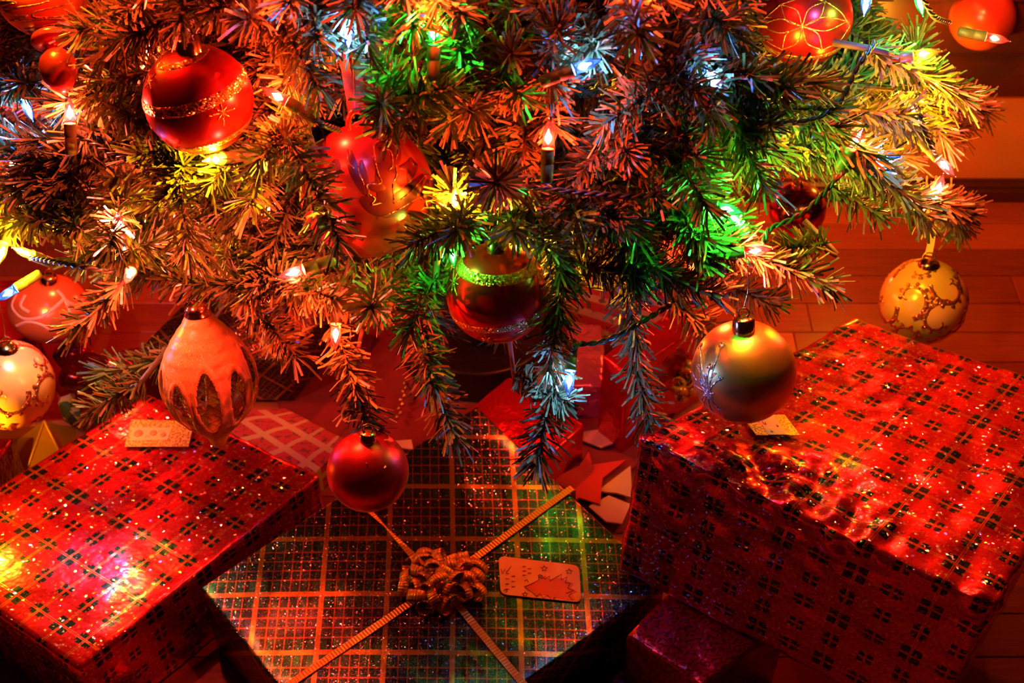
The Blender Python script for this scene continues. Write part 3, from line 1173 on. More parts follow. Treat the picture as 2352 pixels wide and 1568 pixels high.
# tree stand
st = empty('tree_stand', TREE, 'black bowl-shaped tree stand under the trunk', 'tree stand')
b = MB()
b.lathe([(0.082, 0.0), (0.086, 0.006), (0.084, 0.03), (0.076, 0.055), (0.079, 0.06), (0.074, 0.061), (0.07, 0.05), (0.02, 0.045)], None, 48)
b.build('bowl', mat_simple('black_plastic', (0.012, 0.010, 0.010), 0.35), st)
b = MB()
b.lathe([(0.024, 0.04), (0.024, 0.12), (0.020, 0.125)], None, 24)
b.build('collar', M['trunk'], st)

# ------------------------------------------------------------------ ornaments
ORN = []     # (px, py, radius px, depth) kept for clearing needles in front


class Ball:
    def __init__(self, label, px, py, dpx, diam, name='ball_ornament', squash=1.0, group=None):
        self.depth = F * diam / dpx
        self.c = P(px, py, self.depth)
        self.r = diam / 2
        self.T = (CAM - self.c).normalized()
        self.R = UP.cross(self.T).normalized()
        self.U = self.T.cross(self.R).normalized()
        self.root = empty(name, self.c, label, 'ornament', group or 'ornaments hanging on the tree')
        ORN.append((px, py, dpx / 2, self.depth))

    def dvec(self, sx, sy):
        q = sx * sx + sy * sy
        if q > 0.985:
            k = math.sqrt(0.985 / q)
            sx, sy = sx * k, sy * k
            q = 0.985
        return self.R * sx + self.U * sy + self.T * math.sqrt(1 - q)

    def sphere(self, mat, axis, squash=1.0):
        b = MB()
        A = self.dvec(*axis)
        Mx = frame_from(A)
        n = 40
        prof = [(max(1e-5, self.r * math.sin(math.pi * k / n)), -self.r * squash * math.cos(math.pi * k / n)) for k in range(n + 1)]
        b.lathe(prof, Mx, 64)
        self.axis = A
        self.sq = squash
        return b.build('ball', mat, self.root)

    def cap(self, mat, rad=0.0085, h=0.012, ring=True, dome=False):
        Mx = frame_from(self.axis)
        o = self.axis * (self.r * self.sq - 0.0018)
        b = MB()
        n = 36
        rows = []
        prof = [(rad * 1.02, 0), (rad, h * 0.15), (rad * 0.95, h * 0.9), (rad * 0.82, h), (rad * 0.3, h * 1.03)]
        if dome:
            prof = [(rad * 1.55, 0.0), (rad * 1.62, h * 0.18), (rad * 1.45, h * 0.3), (rad * 1.5, h * 0.42), (rad * 1.2, h * 0.75), (rad * 0.7, h * 1.0), (rad * 0.25, h * 1.1)]
        for r_, z_ in prof:
            rows.append([b.vert(o + Mx @ Vector((r_ * (1 + (0.04 if k % 2 else -0.02)) * math.cos(2 * math.pi * k / n), r_ * (1 + (0.04 if k % 2 else -0.02)) * math.sin(2 * math.pi * k / n), z_))) for k in range(n)])
        for i in range(len(rows) - 1):
            for k in range(n):
                b.face((rows[i][k], rows[i][(k + 1) % n], rows[i + 1][(k + 1) % n], rows[i + 1][k]))
        b.face(rows[-1])
        cp = b.build('cap', mat, self.root)
        top = o + self.axis * h * 1.03
        if ring:
            b = MB()
            e = top + self.axis * 0.003
            W = self.axis
            X = self.R - W * self.R.dot(W)
            X.normalize()
            Fm = Matrix((X, W, X.cross(W))).transposed()
            b.torus(e, Fm, 0.004, 0.0007, 18, 6)
            b.build('ring', mat, self.root).parent = cp
        self.top = top + self.axis * 0.006
        return cp

    def hanger(self, mat, px=None, py=None, rise=0.05, r=0.0005, double=False):
        g = self.top + Vector((0, 0.01, rise))
        if px is not None:
            g = P(px, py, self.depth + 0.02) - self.c
        b = MB()
        if double:
            for s in (-1, 1):
                pts = catmull([self.top, self.top.lerp(g, 0.4) + self.R * 0.003 * s, g + self.R * 0.004 * s], 14)
                b.tube(pts, r, 6)
        else:
            b.tube(catmull([self.top, self.top.lerp(g, 0.5) + self.R * 0.002, g], 8), r, 6)
        return b.build('hanger', mat, self.root)

    def onsurf(self, v, lift):
        v = v.normalized()
        h = v.dot(self.axis)
        # squashed along the axis
        p = (v - self.axis * h) + self.axis * h * self.sq
        return p * (self.r + lift)

    def strip(self, b, pts, w, lift=0.0005, taper=False):
        """raised bead along unit vectors"""
        n = len(pts)
        rows = []
        for i, v in enumerate(pts):
            t = pts[min(i + 1, n - 1)] - pts[max(i - 1, 0)]
            if t.length < 1e-6:
                t = v.orthogonal()
            s = v.cross(t).normalized()
            ww = w * (1 - 0.75 * abs(2 * i / (n - 1) - 1) ** 2) if taper is True else (w * (1 - 0.8 * i / (n - 1)) if taper else w)
            ww /= 2
            rows.append([b.vert(self.onsurf(v * self.r + s * ww, 0.00005)), b.vert(self.onsurf(v * self.r + s * ww * 0.6, lift)),
                         b.vert(self.onsurf(v * self.r - s * ww * 0.6, lift)), b.vert(self.onsurf(v * self.r - s * ww, 0.00005))])
        for i in range(n - 1):
            for k in range(3):
                b.face((rows[i][k], rows[i][k + 1], rows[i + 1][k + 1], rows[i + 1][k]))

    def curve2(self, pts, n=6):
        c = catmull([Vector((x, y, 0)) for x, y in pts], n)
        return [self.dvec(p.x, p.y) for p in c]

    def band(self, axis, d0, d1, mat, lift=0.0004, name='glitter_band'):
        A = Vector((0, 0, 0)) + self.R * axis[0] + self.U * axis[1] + self.T * axis[2]
        A.normalize()
        Mx = frame_from(A)
        b = MB()
        n, mm = 96, 8
        rows = []
        for j in range(mm + 1):
            d = d0 + (d1 - d0) * j / mm
            q = math.sqrt(max(0, 1 - d * d))
            l = lift if 0 < j < mm else 0.00002
            rows.append([b.vert(self.onsurf(Mx @ Vector((q * math.cos(2 * math.pi * k / n), q * math.sin(2 * math.pi * k / n), d)), l)) for k in range(n)])
        for j in range(mm):
            for k in range(n):
                b.face((rows[j][k], rows[j][(k + 1) % n], rows[j + 1][(k + 1) % n], rows[j + 1][k]))
        return b.build(name, mat, self.root)

    def star(self, b, cx, cy, rad, rays=8, w=0.0012):
        c = self.dvec(cx, cy)
        X = (self.R - c * self.R.dot(c)).normalized()
        Y = c.cross(X)
        for k in range(rays):
            a = 2 * math.pi * k / rays + 0.2
            l = rad * (1.0 if k % 2 == 0 else 0.6)
            pts = [(c + (X * math.cos(a) + Y * math.sin(a)) * l * t / 5).normalized() for t in range(6)]
            self.strip(b, pts, w, 0.0005)


def scroll_ball(bl, mat, seed, n=16, name='glitter_scroll'):
    rnd = random.Random(seed)
    b = MB()
    for k in range(n):
        z = 1 - 2 * (k + 0.5) / n
        a = k * 2.39996 + seed
        c = Vector((math.sqrt(1 - z * z) * math.cos(a), math.sqrt(1 - z * z) * math.sin(a), z))
        X = c.orthogonal().normalized()
        Y = c.cross(X)
        r0 = rnd.uniform(0, 6.28)
        sgn = rnd.choice((-1, 1))
        pts = []
        for i in range(26):
            t = i / 25
            rad = 0.48 * (1 - t) ** 0.9 + 0.05
            th = r0 + sgn * t * 5.0
            pts.append((c + (X * math.cos(th) + Y * math.sin(th)) * rad).normalized())
        bl.strip(b, pts, 0.0050, 0.0007, 'head')
        # small leaves on the outside of the curl
        for i in range(3, 23, 3):
            v = pts[i]
            out = (v - c)
            out = (out - v * out.dot(v)).normalized()
            tn = (pts[i + 1] - pts[i - 1]).normalized()
            d = (out + tn * 0.5).normalized()
            bl.strip(b, [(v + d * (0.03 + 0.10 * s / 4)).normalized() for s in range(5)], 0.0046, 0.0007, True)
    return b.build(name, mat, bl.root)


# a: red satin ball with slanting gold bands, upper left
B = Ball('red satin ball with slanting gold glitter bands, upper left', 456, 228, 250, 0.075)
B.sphere(M['red_satin'], (-0.16, 0.86))
cp = B.cap(M['cap_gold'])
B.hanger(M['cap_gold'])
ax = (-0.34, 0.86, 0.38)
B.band(ax, 0.16, 0.36, M['gl_gold'])
B.band(ax, -0.66, -0.52, M['gl_gold'])
B.band(ax, 0.86, 0.93, M['gl_gold'])
for x, y, q in ((0.42, -0.22, 0.27), (-0.86, 0.3, 0.2), (-0.3, -0.93, 0.2)):
    b = MB()
    B.star(b, x, y, q)
    b.build('glitter_star', M['gl_gold'], B.root)

# b: large red glass ball with reindeer
B = Ball('large red glass ball with dark reindeer print, hung on a red satin ribbon', 842, 437, 308, 0.098)
B.sphere(M['red_glass'], (0.05, 0.86))


def zz6(x, y):
    return ((x - 945) / 715.0, (816 - y) / 715.0)


b = MB()
for pts, w in (([(1120, 400), (1140, 560), (1150, 700), (1130, 860), (1060, 960)], 0.017), ([(1060, 380), (1150, 320), (1230, 370), (1240, 500), (1190, 600)], 0.009),
               ([(880, 900), (1000, 960), (1150, 985), (1300, 930), (1430, 800), (1540, 660)], 0.017), ([(780, 410), (800, 560), (880, 740), (930, 860)], 0.008),
               ([(890, 510), (900, 640), (925, 760), (960, 880)], 0.007), ([(1280, 580), (1380, 560), (1430, 530), (1400, 640), (1370, 730)], 0.009),
               ([(960, 780), (1050, 780), (1140, 790)], 0.008), ([(500, 700), (600, 620), (640, 500)], 0.012), ([(1500, 900), (1560, 820), (1590, 700)], 0.010), ([(300, 900), (420, 1000), (560, 1060)], 0.008)):
    B.strip(b, B.curve2([zz6(x, y) for x, y in pts]), w, 0.0004, True)
b.build('reindeer_print', M['dark_red'], B.root)
b = MB()
for pts in ([(1020, 360), (1030, 500), (1060, 640), (1090, 740), (960, 755), (950, 800)], [(1020, 350), (1100, 300), (1200, 330), (1270, 400), (1240, 500)], [(1100, 420), (1150, 390), (1200, 430), (1210, 560), (1170, 610)],
            [(1240, 560), (1250, 650), (1210, 760), (1220, 880), (1240, 940), (1420, 800), (1560, 640)], [(1060, 1100), (1180, 1050), (1320, 980), (1480, 890), (1540, 920)], [(750, 400), (760, 520), (820, 600)], [(870, 530), (860, 600), (920, 760)],
            [(330, 980), (480, 1100), (650, 1180), (820, 1230)], [(980, 860), (1030, 900), (1000, 960), (1100, 940)]):
    B.strip(b, B.curve2([zz6(x, y) for x, y in pts], 8), 0.0012, 0.0006)
b.build('glitter_outline', M['gl_red'], B.root)
# glass nipple and loop
b = MB()
Mx = frame_from(B.axis)
b.lathe([(0.010, -0.002), (0.007, 0.003), (0.0055, 0.007), (0.006, 0.009), (0.0045, 0.0095)], Mx, 24, B.axis * (B.r - 0.001))
b.build('neck', M['red_glass'], B.root)
b = MB()
e = P(828, 290, B.depth - 0.045) - B.c
top = P(820, 268, B.depth - 0.045) - B.c
pts = catmull([P(803, 298, B.depth - .044) - B.c, P(800, 285, B.depth - .046) - B.c, P(803, 268, B.depth - .047) - B.c, P(814, 256, B.depth - .047) - B.c, P(830, 258, B.depth - .047) - B.c, P(838, 270, B.depth - .046) - B.c, P(832, 283, B.depth - .045) - B.c, P(815, 287, B.depth - .044) - B.c], 6)
b.tube(pts, 0.0021, 10)
b.build('glass_loop', M['red_glass'], B.root)
for k, (x0, x1) in enumerate(((812, 778), (827, 818))):
    d = B.depth - 0.047
    path = catmull([P(x0, 262, d), P(x0 - 2 + (x1 - x0) * .45, 160, d + .004), P(x1, 60, d + .015), P(x1 + (4 if k else -4), -20, d + .03)], 10)
    strip_on(B.root, path, 0.0068, M['ribbon_red'], 'hanging_ribbon', up=(CAM - B.c).normalized() + RT * (0.3 if k else -0.2), thick=0.0004)

# c: red ball with two gold bands, centre
B = Ball('red satin ball with two gold glitter bands, hanging at the centre', 1142, 672, 234, 0.075)
B.sphere(M['red_satin'], (0.0, 0.86))
B.cap(M['cap_copper'], 0.0085, 0.012)
B.hanger(M['cap_copper'])
B.band((-0.02, 0.86, 0.5), 0.60, 0.76, M['gl_gold'])
B.band((-0.14, 0.84, 0.5), -0.34, -0.18, M['gl_gold'])
for x, y, q in ((-0.84, 0.2, 0.32), (0.78, 0.36, 0.25), (0.55, -0.68, 0.25), (-0.2, -0.9, 0.2)):
    b = MB()
    B.star(b, x, y, q)
    b.build('glitter_star', M['gl_gold'], B.root)

# d: plain red ball, lowest
B = Ball('plain matte red ball hanging lowest, in front of the tartan gift', 845, 1082, 188, 0.06)
B.sphere(M['red_plain'], (0.0, 0.75))
B.cap(M['cap_gold'], 0.006, 0.009)
B.hanger(M['cap_gold'], rise=0.03)

# e: gold ball with glitter dandelions
B = Ball('gold satin ball with glitter dandelion sprays above the huge gift', 1708, 853, 239, 0.079)
B.sphere(M['gold_satin'], (0.0, 0.80))
B.cap(M['cap_gold'], 0.0082, 0.013)
B.hanger(M['cap_gold'], rise=0.035)
b = MB()
hub = (-0.66, -0.40)
for x, y in ((-0.82, 0.48), (-0.40, 0.48), (-0.63, 0.08), (-0.84, 0.10), (-0.43, -0.13), (-0.95, -0.05), (-0.80, -0.18), (-0.70, -0.08), (-0.55, -0.05), (-0.92, -0.25), (-0.75, -0.70), (-0.60, -0.75), (-0.45, -0.72), (-0.80, -0.55)):
    pts = B.curve2([hub, ((hub[0] + x) / 2 - 0.03, (hub[1] + y) / 2), (x, y)], 8)
    B.strip(b, pts, 0.0011, 0.0005)
    B.star(b, x, y, 0.05, 6, 0.0016)
B.star(b, hub[0], hub[1], 0.14, 14, 0.0016)
b.build('glitter_dandelion', M['gl_white'], B.root)
b = MB()
for x, y in ((-0.82, 0.48), (-0.40, 0.48), (-0.63, 0.08), (-0.84, 0.10)):
    B.star(b, x, y, 0.07, 9, 0.0022)
b.build('seed_head', M['gl_copper'], B.root)

# f, g: cream balls with copper scrolls
B = Ball('cream ball with copper glitter scrolls hanging alone at right on a peach ribbon', 2121, 692, 198, 0.079)
B.sphere(M['cream_ball'], (0.12, 0.84))
B.cap(M['cap_gold'], 0.006, 0.007, ring=False, dome=True)
scroll_ball(B, M['gl_copper'], 3, 18)
b = MB()
cc = P(2134, 591, B.depth - 0.02) - B.c
b.torus(cc, Matrix((B.R, B.U, B.T)).transposed(), 0.0042, 0.0009, 22, 8, 1.3)
b.build('ring', M['cap_gold'], B.root)
path = catmull([P(2132, 586, B.depth - .02), P(2138, 560, B.depth - .02), P(2143, 520, B.depth - .02), P(2150, 470, B.depth - 0.02)], 8)
strip_on(B.root, path, 0.0062, M['ribbon_peach'], 'hanging_ribbon', up=B.T, thick=0.0005)
B = Ball('cream ball with copper glitter scrolls cut by the left edge of the picture', 20, 884, 206, 0.079)
B.sphere(M['cream_ball'], (-0.05, 0.8))
B.cap(M['cap_gold'], 0.006, 0.007, dome=True)
B.hanger(M['cap_gold'])
scroll_ball(B, M['gl_copper'], 8, 16)

# h: squat red ornament with swirls, left
B = Ball('squat glossy red ornament with raised swirls behind the left branches', 112, 708, 185, 0.078)
B.sphere(M['orange_red'], (0.0, 0.82), 0.8)
B.cap(M['cap_gold'], 0.008, 0.009)
B.hanger(M['cap_gold'])
b = MB()
for pts in ([(-0.75, 0.45), (-0.85, 0.1), (-0.6, -0.2), (-0.2, -0.15), (0.1, 0.1), (0.35, 0.35)], [(-0.55, 0.45), (-0.65, 0.15), (-0.45, -0.02)], [(-0.75, -0.45), (-0.5, -0.3), (-0.2, -0.35), (0.0, -0.5)], [(0.35, 0.35), (0.6, 0.2), (0.8, 0.25)], [(0.2, 0.6), (0.35, 0.4), (0.5, 0.0), (0.45, -0.1)]):
    B.strip(b, B.curve2(pts, 8), 0.0036, 0.0009)
b.build('raised_swirl', M['swirl_red'], B.root)

# j: red ball with petals top right
B = Ball('red satin ball with glitter petal lines at the top right', 1848, 42, 217, 0.075)
B.sphere(M['red_satin'], (0.0, 0.80))
B.cap(M['cap_gold'])
B.hanger(M['cap_gold'])
B.band((0.06, 0.82, 0.57), -0.42, -0.28, M['gl_gold'])
b = MB()
hub = (-0.05, -0.16)
for x, y, s in ((-0.48, 0.3, 1), (0.42, 0.32, 1), (-0.46, -0.62, 1), (0.36, -0.66, 1), (0.86, -0.1, 1), (-0.92, -0.1, 1)):
    mx, my = (hub[0] + x) / 2, (hub[1] + y) / 2
    dx, dy = x - hub[0], y - hub[1]
    l = math.hypot(dx, dy)
    for s in (-1, 1):
        B.strip(b, B.curve2([hub, (mx - dy / l * 0.14 * s, my + dx / l * 0.14 * s), (x, y)], 10), 0.0010, 0.0005)
for pts in ([(-0.48, 0.3), (-0.85, 0.0), (-0.97, -0.2)], [(0.42, 0.32), (0.72, 0.1), (0.92, -0.2)], [(-0.97, -0.2), (-0.75, -0.45), (-0.46, -0.62)], [(0.92, -0.2), (0.7, -0.5), (0.36, -0.66)], [(-0.48, 0.3), (0.0, 0.42), (0.42, 0.32)]):
    B.strip(b, B.curve2(pts, 10), 0.0010, 0.0005)
b.build('glitter_petal', M['gl_gold'], B.root)

# k: orange ball at the right edge, l: dark mirror ball, n: white ball
B = Ball('orange-red glossy ball near the upper right corner behind yellow-lit needles', 2256, 40, 150, 0.07)
B.sphere(M['orange_red'], (0.0, 0.8))
B.cap(M['cap_gold'], 0.007, 0.009)
B.hanger(M['cap_gold'])
B = Ball('small mirror-shiny dark red ball deep behind the right branches', 1832, 482, 130, 0.058)
B.sphere(M['mirror_red'], (0.0, 0.8))
B.cap(M['cap_gold'], 0.006, 0.008)
B.hanger(M['cap_gold'])
B = Ball('pearly white ball cut by the top edge near the upper right corner', 2128, -8, 108, 0.06)
B.sphere(M['pearl'], (0.0, 0.8))
B.cap(M['cap_gold'], 0.006, 0.008)
B.hanger(M['cap_gold'])

# i: finial ornament, top left
B = Ball('orange finial ornament with wavy glitter lines in the top left corner', 95, -24, 212, 0.067, name='finial_ornament')
axis_v = (P(150, 230, B.depth) - P(95, -24, B.depth)).normalized()
B.axis = -(axis_v * 0.94 + B.T * 0.25).normalized()
B.sq = 1.0
Mx = frame_from(-B.axis)
b = MB()
n = 30
prof = [(max(1e-5, B.r * math.sin(math.pi * k / n)), -B.r * math.cos(math.pi * k / n)) for k in range(n - 2)]
b.lathe(prof, Mx, 56)
b.build('ball', M['orange_red'], B.root)
b = MB()
k = B.r / 106.0
b.lathe([(22 * k, 98 * k), (20 * k, 104 * k), (21 * k, 110 * k), (34 * k, 114 * k), (46 * k, 120 * k), (48 * k, 130 * k), (44 * k, 138 * k), (28 * k, 144 * k), (19 * k, 148 * k), (18 * k, 156 * k), (24 * k, 162 * k), (36 * k, 174 * k), (42 * k, 190 * k), (42 * k, 210 * k), (36 * k, 230 * k), (24 * k, 248 * k), (8 * k, 262 * k)], Mx, 48)
b.build('finial_stem', M['red_glass'], B.root)
ORN.append((128, 110, 50, B.depth))
ORN.append((140, 170, 35, B.depth))
print('finial', B.depth, surf(95, 10), surf(130, 110))


def zi7(x, y):
    return ((x / 6.533 - 95) / 106.0, (-24 - y / 6.533) / 106.0)


b = MB()
for pts in ([(60, 120), (200, 70), (270, 60), (200, 40), (0, 50)], [(60, 130), (110, 200), (250, 235), (430, 230), (300, 290), (190, 330)], [(730, 0), (560, 60), (300, 120), (100, 160)], [(1060, 0), (830, 70), (600, 140), (500, 190), (520, 235), (640, 240), (950, 190), (1250, 70)],
            [(190, 330), (400, 300), (700, 250), (1000, 230), (1230, 130)], [(380, 430), (600, 380), (860, 320), (800, 380), (620, 440), (800, 450), (1000, 390), (1180, 260)], [(920, 300), (1050, 250), (1200, 190)], [(920, 320), (1000, 340), (1120, 310)], [(420, 460), (600, 480), (760, 490), (980, 430)]):
    B.strip(b, B.curve2([zi7(x, y) for x, y in pts], 6), 0.0013, 0.0006)
b.build('glitter_line', M['gl_gold'], B.root)
B.cap(M['cap_gold'], 0.007, 0.009)
B.hanger(M['cap_gold'])

# m: cream teardrop with openings
dm = 1.15
top_p, tip_p = P(455, 722, dm - 0.02), P(504, 1020, dm + 0.03)
cen_m = (top_p + tip_p) / 2
rt = empty('teardrop_ornament', cen_m, 'cream sugared teardrop ornament with dark oval openings', 'ornament', 'ornaments hanging on the tree')
axd = (tip_p - top_p)
LEN = axd.length
axd.normalize()
T_ = (CAM - cen_m).normalized()
X_ = UP.cross(T_).normalized()
X_ = (X_ - axd * X_.dot(axd)).normalized()
Y_ = axd.cross(X_)
if Y_.dot(T_) < 0:
    Y_ = -Y_
pxm = dm / F
prof = [(0.0, 25), (0.06, 36), (0.13, 55), (0.2, 72), (0.28, 88), (0.36, 99), (0.44, 105), (0.52, 106), (0.60, 102), (0.68, 92), (0.75, 77), (0.81, 58), (0.86, 40), (0.90, 27), (0.94, 19), (0.98, 13), (1.0, 5)]


def mr(t):
    for i in range(len(prof) - 1):
        if prof[i][0] <= t <= prof[i + 1][0]:
            a = (t - prof[i][0]) / (prof[i + 1][0] - prof[i][0])
            a = a * a * (3 - 2 * a) * 0.35 + a * 0.65
            return (prof[i][1] * (1 - a) + prof[i + 1][1] * a) * pxm
    return 5 * pxm


opens = [(-1.28, 0.34, 0.72, 0.20), (-0.66, 0.40, 0.79, 0.23), (-0.02, 0.31, 0.81, 0.26), (0.66, 0.34, 0.75, 0.22), (1.28, 0.25, 0.70, 0.20), (2.0, 0.38, 0.8, 0.26), (2.75, 0.40, 0.8, 0.26), (-2.0, 0.38, 0.8, 0.26), (-2.75, 0.4, 0.8, 0.26)]
opens = [o for i, o in enumerate(opens)]


def open_val(phi, t):
    best = 9
    for (c, t0, t1, hw) in opens:
        d = (phi - c + math.pi) % (2 * math.pi) - math.pi
        tm, th = (t0 + t1) / 2, (t1 - t0) / 2
        best = min(best, math.hypot(d / hw, (t - tm) / th))
    return best


b = MB()
NL, NTT = 260, 170
ids = [[None] * NL for _ in range(NTT + 1)]
for j in range(NTT + 1):
    t = j / NTT
    for i in range(NL):
        phi = 2 * math.pi * i / NL
        v = open_val(phi, t)
        r_ = mr(t) + 0.0011 * math.exp(-((v - 1.12) / 0.10) ** 2)
        p = top_p + axd * (LEN * t) + (Y_ * math.cos(phi) + X_ * math.sin(phi)) * r_ - cen_m
        ids[j][i] = b.vert(p)
for j in range(NTT):
    for i in range(NL):
        ph = 2 * math.pi * (i + 0.5) / NL
        if open_val(ph, (j + 0.5) / NTT) < 1.0:
            continue
        b.face((ids[j][i], ids[j][(i + 1) % NL], ids[j + 1][(i + 1) % NL], ids[j + 1][i]))
o = b.build('shell', M['cream_sugar'], rt)
md = o.modifiers.new('thick', 'SOLIDIFY')
md.thickness = 0.0016
md.offset = -1
b = MB()
rnd = random.Random(4)
for k in range(330):
    t = rnd.uniform(0.36, 0.80)
    phi = rnd.uniform(0, 2 * math.pi)
    t2 = min(0.82, max(0.34, t + rnd.gauss(0, 0.10)))
    phi2 = phi + rnd.gauss(0, 0.55)
    pts = []
    for s in range(4):
        a = s / 3
        tt, pp = t + (t2 - t) * a, phi + (phi2 - phi) * a
        pts.append(top_p + axd * (LEN * tt) + (Y_ * math.cos(pp) + X_ * math.sin(pp)) * (mr(tt) - 0.0024 - 0.001 * math.sin(a * 3.14)) - cen_m)
    b.tube(pts, 0.00024, 4, caps=False)
tag(b.build('wire_mesh', M['mesh_wire'], rt), kind='stuff')
b = MB()
Mx = Matrix((X_, Y_, -axd)).transposed()
b.lathe([(30 * pxm, -4 * pxm), (31 * pxm, 3 * pxm), (27 * pxm, 7 * pxm), (29 * pxm, 12 * pxm), (22 * pxm, 24 * pxm), (12 * pxm, 32 * pxm), (4 * pxm, 35 * pxm)], Mx, 36, top_p - cen_m)
b.build('cap', M['cap_copper'], rt)
b = MB()
tpm = top_p - axd * 33 * pxm - cen_m
for s in (-1, 1):
    b.tube(catmull([tpm, P(446 + 4 * s, 660, dm - .02) - cen_m, P(432 + 8 * s, 570, dm - .01) - cen_m, P(418 + 6 * s, 500, dm) - cen_m], 10), 0.0007, 6)
b.torus(tpm + Vector((0, 0, 0.004)), Matrix((X_, -axd, Y_)).transposed(), 0.005, 0.0007, 16, 6)
b.build('beaded_thread', M['cap_copper'], rt)
for q in ((1142, 556, 24, 1.0), (433, 100, 26, 0.93), (1708, 742, 26, 1.04), (820, 275, 26, 0.98), (455, 705, 30, 1.12)):
    ORN.append(q)
ORN.append((478, 860, 118, dm))
ORN.append((500, 985, 50, dm))

# ------------------------------------------------------------------ string of lights
ls = empty('light_string', TREE, 'string of coloured mini lights on twisted dark wire wound through the tree', 'string lights')


def Ax(o):
    return o


b = MB()
b.lathe([(0.0030, -0.0235), (0.0042, -0.022), (0.0043, -0.011), (0.0040, -0.0105), (0.0040, -0.0095), (0.0044, -0.009), (0.0044, -0.001), (0.0040, 0.0)], None, 16)
SOCK = b.mesh('mini_light', M['socket'])
GM = {}
for cname, gm in GLASS.items():
    b = MB()
    b.lathe([(0.0048, -0.0004), (0.0050, 0.0006), (0.0038, 0.0014), (0.0036, 0.003), (0.0037, 0.009), (0.0032, 0.0125), (0.0021, 0.0155), (0.0010, 0.0178), (0.0007, 0.0195), (0.0002, 0.020)], None, 16)
    GM[cname] = b.mesh('glass_bulb', gm)
b = MB()
b.lathe([(0.0003, 0.003), (0.0021, 0.0055), (0.0021, 0.0075), (0.0003, 0.010)], None, 4, caps=False)
FIL = b.mesh('filament', M['filament'])
BULBS = []


def bulb(pos, d, col, scale=1.0, seen=True):
    d = d.normalized()
    so = bpy.data.objects.new('mini_light', SOCK)
    COL.objects.link(so)
    so.parent = ls
    mw = Matrix.Translation(pos - d * 0.0065 * scale - TREE) @ frame_from(d, random.random() * 6).to_4x4() @ Matrix.Scale(scale, 4)
    so.matrix_local = mw
    so['label'] = {'red': 'red glass mini light', 'blue': 'blue glass mini light', 'green': 'green glass mini light', 'yellow': 'amber glass mini light', 'pink': 'pink-red glass mini light'}[col]
    g = bpy.data.objects.new('glass_bulb', GM[col])
    COL.objects.link(g)
    g.parent = so
    fi = bpy.data.objects.new('filament', FIL)
    COL.objects.link(fi)
    fi.parent = so
    x, y, dd = proj(pos)
    if seen:
        BULBS.append((x, y, dd))
    return so


